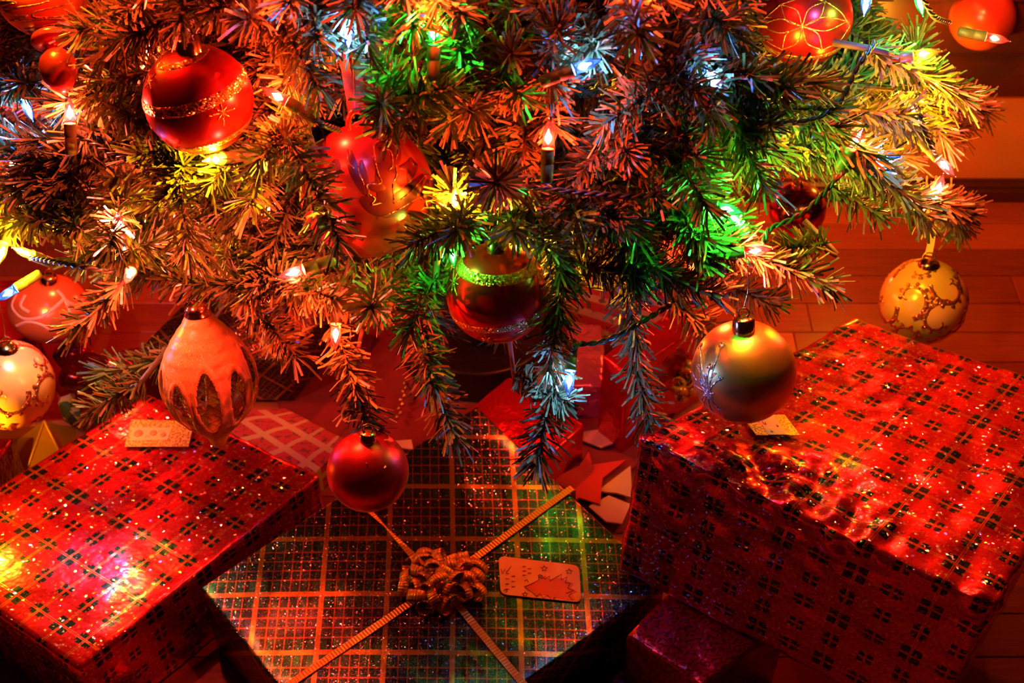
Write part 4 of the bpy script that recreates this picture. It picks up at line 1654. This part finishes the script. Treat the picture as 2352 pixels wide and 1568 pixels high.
# px, py of the glowing middle, direction in the picture (right, up, to camera), colour, metres in front of the shell
LIGHTS = [
    (160, 262, 0.05, 1, 0.3, 'pink', 0.02), (800, 72, 0.05, -1, 0.3, 'blue', 0.03), (997, 78, 0.03, 1, 0.25, 'green', 0.02), (1340, 152, 1, 0.35, 0.2, 'blue', 0.03),
    (1636, 186, -0.5, 0.8, 0.4, 'blue', 0.02), (638, 222, -1, 0.55, 0.2, 'red', 0.01), (495, 366, -0.5, -0.2, 0.85, 'yellow', 0.02), (273, 512, 0.1, 0.5, 0.8, 'pink', 0.03), (297, 632, 0.05, -0.5, 0.9, 'pink', 0.01),
    (6, 575, -0.1, -1, 0.4, 'yellow', 0.02), (58, 580, -0.4, 0.2, 0.6, 'yellow', 0.0), (20, 672, -0.7, -0.5, 0.3, 'blue', 0.02), (676, 625, -1, -0.35, 0.3, 'pink', 0.035), (771, 765, 0.0, -1, 0.2, 'red', 0.03),
    (1259, 318, 0.03, 1, 0.3, 'red', 0.03), (1046, 462, 0.0, 0.9, 0.4, 'yellow', 0.0), (1040, 588, 0.1, -0.9, 0.2, 'green', 0.0), (1668, 480, 1, -0.25, 0.2, 'green', 0.02), (1692, 508, -0.6, 0.6, 0.3, 'green', -0.01),
    (1732, 576, 1, 0.1, 0.2, 'pink', 0.02), (1308, 872, -0.1, -1, 0.2, 'blue', 0.03), (2120, 124, 0.9, 0.1, 0.3, 'yellow', 0.03), (2284, 88, 1, -0.25, 0.2, 'red', 0.02), (1964, 324, 0.2, 0.5, 0.7, 'red', 0.02),
    (2028, 357, 1, -0.1, 0.2, 'blue', 0.02), (2168, 378, 0.6, -0.7, 0.2, 'pink', 0.03), (2156, 434, 0.2, 0.8, 0.2, 'pink', -0.01), (2100, 252, -0.3, 0.7, 0.2, 'yellow', -0.03), (62, 246, 0.4, -0.8, 0.2, 'blue', -0.02),
    (1990, 0, -0.2, -0.9, 0.3, 'blue', 0.0), (28, 378, 0.3, 0.6, 0.3, 'red', -0.02), (1590, 392, 0.2, 0.6, 0.5, 'yellow', -0.05), (2112, 2, 0.1, -0.9, 0.3, 'green', 0.0), (1470, -30, 0.2, 0.6, 0.5, 'red', 0.04), (1000, -40, 0.2, -0.6, 0.5, 'red', 0.03), (560, -40, 0.3, 0.2, 0.6, 'red', 0.03), (30, -130, 0.2, -0.5, 0.6, 'yellow', 0.05), (220, -110, 0.2, -0.5, 0.6, 'red', 0.04),  # unseen amber bulb above the top left corner, added to brighten the finial
    # unseen, deeper in the branches; last one added to brighten the right cream ball
    (700, 130, 0.3, 0.4, 0.5, 'red', -0.06), (900, 330, -0.3, 0.4, 0.5, 'yellow', -0.08), (1430, 250, 0.3, 0.4, 0.5, 'yellow', -0.06), (1780, 240, 0.3, 0.4, 0.5, 'yellow', -0.06), (420, 450, 0.3, 0.4, 0.5, 'yellow', -0.05),
    (620, 480, 0.3, -0.4, 0.5, 'red', -0.07), (340, 120, 0.3, 0.4, 0.5, 'red', -0.07), (1380, 470, 0.3, 0.4, 0.5, 'red', -0.08), (1200, 520, 0.3, 0.4, 0.5, 'yellow', -0.07), (1600, 600, 0.3, 0.4, 0.5, 'red', -0.08), (540, 640, 0.3, 0.4, 0.5, 'red', -0.06), (2030, 415, 0.3, -0.4, 0.5, 'yellow', -0.05)]
for (x, y, dx, dy, dz, c, off) in LIGHTS:
    pos = S(x, y, off)
    bulb(pos, RT * dx + UP * dy - FW * dz, c, 0.65 if (x, y) == (1040, 588) else 1.0, off > -0.045)
# unseen bulbs added to light the wall panel, back gifts, tartan and gold pyramid
for p, c in (((0.41, 1.25, 0.225), 'yellow'), ((0.47, 1.24, 0.36), 'red'), ((0.20, 1.20, 0.18), 'red'), ((0.052, 0.93, 0.27), 'green'), ((-0.25, 1.15, 0.22), 'red'), ((-0.42, 1.02, 0.24), 'red'), ((0.02, 1.0, 0.24), 'red'), ((-0.475, 0.79, 0.19), 'yellow')):
    bulb(Vector(p), Vector((p[0], 0.2, -0.6)), c, 0.4 if c == 'green' else 1.0, False)
# lights on the part of the tree above the picture
rnd = random.Random(21)
cols = ['red', 'yellow', 'red', 'pink', 'red', 'yellow', 'red', 'red', 'yellow', 'red', 'green', 'red', 'blue']
for k in range(36):
    z = 0.58 + 0.60 * (k / 36)
    a = k * 2.39996 + 0.4
    rr = tree_rx(z) * rnd.uniform(0.92, 1.03)
    pos = TREE + Vector((rr * math.cos(a), rr * 0.75 * math.sin(a), z))
    if pos.y > 1.31:
        continue
    bulb(pos, Vector((math.cos(a), math.sin(a), rnd.uniform(-0.6, 0.6))), cols[k % len(cols)])


def cord(pxs, off=0.014, pts=None):
    p = pts or [S(x, y, off if len(q) == 0 else q[0]) for x, y, *q in pxs]
    path = catmull(p, 16)
    # resample along length
    L = [0]
    for i in range(1, len(path)):
        L.append(L[-1] + (path[i] - path[i - 1]).length)
    step = 0.0022
    n = max(4, int(L[-1] / step))
    res = []
    j = 0
    for k in range(n + 1):
        d = L[-1] * k / n
        while j < len(L) - 2 and L[j + 1] < d:
            j += 1
        t = (d - L[j]) / max(1e-9, L[j + 1] - L[j])
        res.append(path[j].lerp(path[j + 1], min(1, t)))
    b = MB()
    for ph in (0, math.pi):
        pts2 = []
        for i, q in enumerate(res):
            t = (res[min(i + 1, n)] - res[max(i - 1, 0)]).normalized()
            s = t.cross(Vector((0.3, 0.2, 0.93))).normalized()
            u = s.cross(t)
            a = ph + L[-1] * i / n / 0.017 * 2 * math.pi
            pts2.append(q + (s * math.cos(a) + u * math.sin(a)) * 0.00125 - TREE)
        b.tube(pts2, 0.0012, 6)
    return b.build('cord', M['cord'], ls)


CORDS = [
    [(158, 292), (180, 312), (215, 330), (255, 352), (300, 368), (345, 380), (395, 365, -0.02)],
    [(838, 285, 0.0), (860, 258), (905, 222), (950, 195, 0.005), (1000, 190, 0.0), (1040, 206), (1080, 218), (1130, 206), (1175, 188), (1225, 166), (1290, 178, 0.0)],
    [(1300, 176, 0.02), (1340, 180), (1380, 160), (1408, 130), (1425, 95), (1450, 40, 0.0)],
    [(1190, 428, 0.0), (1240, 432), (1310, 440), (1380, 446), (1450, 450), (1510, 446), (1560, 428, 0.0)],
    [(2010, 95, 0.0), (1985, 130), (1960, 170), (1945, 205), (1925, 240), (1895, 262), (1840, 278), (1780, 284), (1720, 275), (1690, 260), (1672, 232)],
    [(2100, 235, 0.0), (2112, 262), (2124, 300), (2138, 335), (2146, 352)],
    [(1950, 385, 0.0), (1925, 405), (1895, 440), (1860, 475), (1815, 505), (1770, 525), (1752, 560, 0.02)],
    [(712, 640, 0.0), (680, 645, 0.03), (650, 650, 0.03), (620, 668), (590, 690, 0.0)],
    [(20, 480, -0.01), (60, 470), (110, 464), (150, 468), (190, 490, -0.02)],
    [(2118, -10, 0.03), (2130, 15, 0.03), (2148, 40, 0.03), (2180, 52, 0.0)],
    [(70, 590, 0.0), (130, 602), (200, 615), (260, 625, -0.01)],
    [(1540, 700, 0.0), (1480, 735), (1430, 765), (1380, 785), (1330, 790), (1315, 800, 0.02)],
    [(1560, 30, 0.0), (1600, 48), (1640, 20), (1665, -20)],
    [(705, 268, 0.0), (740, 285), (780, 300, -0.03)]]
for c in CORDS:
    cord(c)
# upper windings above the picture
pts = []
for k in range(90):
    z = 0.56 + 0.62 * k / 89
    a = k * 0.42
    rr = tree_rx(z) * 1.0
    p = TREE + Vector((rr * math.cos(a), rr * 0.75 * math.sin(a), z))
    p.y = min(p.y, 1.32)
    pts.append(p)
b = MB()
b.tube([p - TREE for p in catmull(pts, 4)], 0.0018, 6)
b.build('cord', M['cord'], ls)

# ------------------------------------------------------------------ the tree
tr = empty('christmas_tree', TREE, 'artificial green christmas tree with drooping tinsel-like branches', 'christmas tree')
b = MB()
b.tube([Vector((0, 0, 0.06)), Vector((0, 0, 0.6)), Vector((0, 0, 1.55))], [0.016, 0.015, 0.01], 16)
b.build('trunk', M['trunk'], tr)


def brush(L, seed, nl=0.0245, per_cm=30, bend=0.12):
    rnd = random.Random(seed)
    b = MB()
    bx, by = rnd.uniform(-bend, bend), rnd.uniform(-bend, bend)

    def axp(s):
        q = s * s / L
        return Vector((bx * q, by * q, s))
    n = int(L * 100 * per_cm)
    for k in range(n):
        s = L * (k + rnd.random()) / n
        p = axp(s)
        tan = (axp(s + 0.001) - axp(s - 0.001)).normalized()
        a = rnd.random() * 2 * math.pi
        X = tan.orthogonal().normalized()
        Y = tan.cross(X)
        rad = X * math.cos(a) + Y * math.sin(a)
        endf = max(0, (s - L + 0.022) / 0.022)
        open_a = math.radians(rnd.gauss(60, 12)) * (1 - 0.55 * endf * rnd.random())
        d = tan * math.cos(open_a) + rad * math.sin(open_a)
        l = nl * rnd.uniform(0.62, 1.12) * (0.85 if s < 0.015 else 1)
        wdir = d.cross(rad if rnd.random() < 0.5 else tan)
        if wdir.length < 1e-3:
            wdir = d.orthogonal()
        wdir.normalize()
        roll = rnd.uniform(-1.2, 1.2)
        nn = d.cross(wdir)
        wdir = wdir * math.cos(roll) + nn * math.sin(roll)
        w = rnd.uniform(0.0006, 0.00105)
        cv = (tan * rnd.uniform(-0.1, 0.35) + X * rnd.uniform(-0.15, 0.15) + Y * rnd.uniform(-0.15, 0.15)) * l
        p1 = p + d * l * 0.5
        p2 = p + d * l * 0.92 + cv * 0.5
        i = [b.vert(p - wdir * w), b.vert(p + wdir * w), b.vert(p1 + wdir * w), b.vert(p1 - wdir * w), b.vert(p2 + wdir * w), b.vert(p2 - wdir * w)]
        b.face((i[0], i[1], i[2], i[3]), 0)
        b.face((i[3], i[2], i[4], i[5]), 0)
    b.tube([axp(L * k / 6) for k in range(7)], 0.0013, 5, True, 1)
    return b.mesh('needle_tuft', [M['needle'], M['bark']], False)


VAR = {L: [brush(L, 100 * i + int(L * 1000)) for i in range(4)] for L in (0.06, 0.085, 0.115, 0.15)}
TUFTS = 0


def tuft(parent, p0, d, L, sc=None, roll=None):
    global TUFTS
    key = min(VAR, key=lambda q: abs(q - L))
    me = random.choice(VAR[key])
    o = bpy.data.objects.new('needle_tuft', me)
    COL.objects.link(o)
    o.parent = parent
    s = sc or random.uniform(0.92, 1.08)
    o.matrix_local = Matrix.Translation(p0 - TREE) @ frame_from(d, random.uniform(0, 6.28) if roll is None else roll).to_4x4() @ Matrix.Diagonal((s, s, L / key, 1))
    o['kind'] = 'stuff'
    TUFTS += 1
    return o


def branch_wire(pts, r0=0.0028, r1=0.0014):
    n = len(pts)
    b = MB()
    b.tube([p - TREE for p in pts], [r0 + (r1 - r0) * i / (n - 1) for i in range(n)], 6)
    return b.build('branch', M['bark'], tr)


# outline below which no filler needles hang: picture x -> lowest y
OUT = [(-400, 560), (0, 560), (120, 600), (200, 720), (330, 700), (420, 650), (600, 760), (760, 760), (900, 830), (1010, 880), (1090, 800), (1180, 790), (1290, 700), (1370, 640), (1450, 690), (1560, 690), (1680, 690), (1800, 610), (1870, 560), (1900, 440), (2000, 420), (2120, 420), (2230, 400), (2260, 260), (2290, 120), (2330, 60), (2700, 20)]


def out_y(x):
    for (x0, y0), (x1, y1) in zip(OUT, OUT[1:]):
        if x0 <= x <= x1:
            return y0 + (y1 - y0) * (x - x0) / (x1 - x0)
    return 500


def clear(p0, p1, margin=46, filler=True, lights=True):
    for k in range(6):
        p = p0.lerp(p1, k / 5)
        x, y, d = proj(p)
        if d < 0.3:
            return False
        if filler and y > out_y(x) - 30:
            return False
        if not (-200 < x < 2552 and -200 < y < 1700):
            continue
        for (ox, oy, orr, od) in ORN:
            if d < od + 0.02 and (x - ox) ** 2 + (y - oy) ** 2 < (orr + margin) ** 2:
                return False
        for (ox, oy, od) in BULBS:
            if lights and d < od and (x - ox) ** 2 + (y - oy) ** 2 < 40 ** 2:
                return False
    return True


# tufts that the photograph shows one by one: base pixel, tip pixel, offsets to the front, needle scale
HAND = [
    (150, 190, 330, 290, -.02, .01), (330, 170, 150, 235, -.04, .0), (150, 420, -10, 330, -.02, .01), (120, 330, 20, 400, -.02, .02), (-40, 190, 60, 200, -.03, .0), (380, 40, 220, 120, -.03, .0), (430, -80, 432, 50, -.02, .02),
    (620, 10, 720, 175, -.02, .03), (560, -20, 640, 110, -.03, .0), (700, -40, 740, 80, -.02, .02), (405, 310, 425, 560, -.03, .05), (285, 420, 262, 525, -.05, .05), (230, 360, 120, 450, -.04, .0), (330, 420, 440, 400, -.05, .0), (80, 480, 190, 520, -.04, .0),
    (640, 290, 790, 505, .0, .075), (560, 420, 690, 330, -.05, .0), (620, 540, 470, 460, -.06, .0), (960, 250, 845, 140, -.02, .02), (880, 235, 1030, 195, -.01, .03), (1085, 220, 1075, 85, -.02, .02), (1150, 200, 1160, 110, -.02, .01), (1250, 190, 1280, 75, -.03, .04),
    (1435, -60, 1458, 70, -.02, .07), (1560, 150, 1395, 300, -.01, .03), (1250, 140, 1255, 300, -.04, .0), (1420, 290, 1330, 410, -.03, .0), (1180, 400, 1115, 445, -.05, .06), (1290, 430, 1420, 510, -.02, .02), (1480, 420, 1380, 540, -.03, .02), (1085, 500, 950, 545, .0, .04),
    (1060, 520, 1050, 425, -.04, -.01), (1180, 470, 1260, 560, -.03, .0), (1350, 540, 1230, 600, -.04, .0), (1600, 130, 1640, 245, -.03, .04), (1530, 100, 1590, 200, -.03, .0), (1650, 150, 1860, 195, -.02, .02), (1700, 250, 1900, 235, -.03, .0), (1655, 240, 1765, 410, -.02, .04),
    (1640, 300, 1560, 330, -.04, .0), (1530, 340, 1630, 455, -.02, .04), (1990, 110, 2190, 205, -.02, .01), (2060, 40, 2250, 70, -.02, .0), (1960, 200, 2250, 215, -.03, -.02), (1840, 290, 2015, 375, -.02, .03), (1950, 370, 2140, 450, -.01, .02), (2070, 430, 2275, 515, -.01, .01), 
    (1590, 545, 1885, 625, -.02, .03), (1560, 500, 1690, 560, -.03, .0), (1780, 380, 1830, 440, -.1, -.08), (290, 640, 185, 765, -.02, .02), (410, 800, 205, 880, -.04, .0), (330, 870, 240, 930, -.03, .0), (710, 640, 420, 685, -.03, .0), (560, 690, 690, 800, -.06, -.02), (600, 620, 760, 690, -.03, .02),
    (900, 640, 835, 710, -.05, .05), (765, 740, 820, 880, -.02, .03), (810, 860, 858, 1040, -.01, .055), (1000, 640, 925, 750, -.03, .04), (960, 740, 1000, 880, -.04, .01), (970, 830, 1050, 990, -.04, .0), (1290, 560, 1290, 720, -.03, .0), (1290, 690, 1270, 850, -.03, .02), (1290, 830, 1215, 1050, -.02, .03), (1180, 860, 1290, 900, -.03, .01),
    (1430, 600, 1455, 780, -.05, -.02), (1450, 760, 1475, 1000, -.04, -.01), (1480, 620, 1630, 690, -.03, .0), (1560, 680, 1660, 770, -.04, -.01), (1330, 600, 1430, 640, -.04, -.01), (1420, 560, 1540, 620, -.03, .0), (1640, 640, 1770, 690, -.06, -.02),
    (1740, 200, 1640, 290, -.02, .02), (1340, 60, 1230, 30, -.03, .0), (1180, -40, 1190, 70, -.06, -.03), (1560, -40, 1650, 60, -.03, .01), (1700, -30, 1690, 110, -.04, .0), (960, -50, 930, 40, -.02, .02), (1030, -60, 1040, 30, -.02, .03), (820, -40, 840, 40, -.01, .01), (1900, 560, 1800, 560, -.1, -.08),
    (40, 430, 170, 420, -.03, .0), (0, 520, 90, 470, -.03, .0), (520, 560, 590, 660, -.07, -.03), (220, 570, 330, 590, -.05, .0), (250, 50, 330, -20, -.03, .0), (2010, 260, 2120, 290, -.04, -.02), (1900, 420, 1990, 470, -.06, -.03)]
# tufts that do hang in front of a ball or light
OVER = {(640, 290), (810, 860), (1085, 500), (900, 640), (405, 310), (285, 420), (430, -80), (290, 640), (710, 640), (1060, 520), (1180, 400)}
for (bx_, by_, tx_, ty_, bo, to) in HAND:
    p0, p1 = S(bx_, by_, bo), S(tx_, ty_, to)
    # limit depth jumps of the shell so that tufts keep a believable length
    v = p1 - p0
    L = v.length
    if L > 0.19:
        p0 = p1 - v.normalized() * 0.19
        L = 0.19
    v = (p1 - p0)
    if (bx_, by_) not in OVER and not clear(p0, p1, 6, False, False):
        p0 = p0 + FW * 0.05
        p1 = p1 + FW * 0.05
        if not clear(p0, p1, 6, False, False):
            print('skipped', bx_, by_)
            continue
    root_z = p0.z + (-0.06 if p0.z > 0.42 else 0.12)
    s0 = Vector((TREE.x, TREE.y, min(1.2, root_z)))
    wp = catmull([s0, s0.lerp(p0, 0.5) + Vector((0, 0, 0.0 if p0.z > 0.42 else 0.04)), p0, p0 + v * 0.3], 5)
    cut = 0
    for i_ in range(len(wp) - 7):
        if not clear(wp[i_], wp[i_ + 1], 34, False, False):
            cut = i_ + 1
    w = branch_wire(wp[max(cut, 9):] if cut else wp)
    for f_ in (7, 10):
        q0, q1 = wp[f_ - 2], wp[f_ + 2]
        if clear(q0, q1, 30):
            tuft(w, q0, q1 - q0, 0.085)
    if L > 0.125:
        tuft(w, p0, v, L * 0.62)
        tuft(w, p0 + v * 0.42, v.normalized() + Vector((random.uniform(-.12, .12), random.uniform(-.12, .12), random.uniform(-.15, .05))), L * 0.58)
        for s in (-1, 1):
            d = (v.normalized() + v.cross(FW).normalized() * 0.75 * s + Vector((0, 0, 0.1))).normalized()
            q0 = p0 + v * 0.15
            if clear(q0, q0 + d * 0.07, 30, True):
                tuft(w, q0, d, 0.07)
    else:
        tuft(w, p0, v, max(0.05, L * 1.05))

# filler branches in whorls all the way round
rnd = random.Random(77)
nb = 0
z = 0.26
k = 0
while z < 1.3:
    rx = tree_rx(z)
    nbr = int(22 * rx / 0.45) + 4 if z < 0.75 else int(10 * rx / 0.3) + 3
    for i in range(nbr):
        a = 2 * math.pi * (i + 0.5 * (k % 2) + rnd.uniform(-0.25, 0.25)) / nbr
        q = rnd.uniform(0.80, 0.97)
        e = TREE + Vector((rx * q * math.cos(a), rx * q * 0.75 * math.sin(a), z + rnd.uniform(-0.03, 0.02)))
        if e.y > 1.29:
            e.y = 1.29 - rnd.random() * 0.03
        s0 = Vector((TREE.x, TREE.y, e.z + 0.06))
        path = catmull([s0, s0.lerp(e, 0.5) + Vector((0, 0, 0.015)), e], 6)
        tips = []
        last = 2
        out = (e - s0).normalized()
        side = out.cross(Vector((0, 0, 1))).normalized()
        upv = side.cross(out)
        fr = [(1.0, 0, 0), (0.80, 0.7, 0.1), (0.80, -0.7, 0.1), (0.62, 0.8, -0.2), (0.62, -0.8, -0.2), (0.7, 0.1, 0.7), (0.45, 0.8, 0.2), (0.45, -0.8, 0.2)]
        if z > 0.75:
            fr = fr[:5]
        for (f_, sd, uu_) in fr:
            idx = min(len(path) - 1, int(f_ * (len(path) - 1)))
            p0 = path[idx]
            d = (out + side * sd * rnd.uniform(0.8, 1.3) + upv * (uu_ + rnd.uniform(-0.25, 0.2)) + Vector((0, 0, -0.12))).normalized()
            L = rnd.uniform(0.075, 0.12)
            p0 = p0 - out * 0.05 if f_ == 1.0 else p0
            p1 = p0 + d * L
            if p1.y > 1.32 or not clear(p0, p1):
                continue
            tips.append((p0, d, L))
            last = max(last, idx)
        if not tips:
            continue
        path = path[:last + 1]
        if not all(clear(path[i_], path[i_ + 1], 6, False) for i_ in range(len(path) // 3, len(path) - 1)):
            continue
        w = branch_wire(path)
        for t in tips:
            tuft(w, *t)
        nb += 1
    z += 0.052 if z < 0.62 else 0.11
    k += 1
print('tufts', TUFTS, 'filler branches', nb)
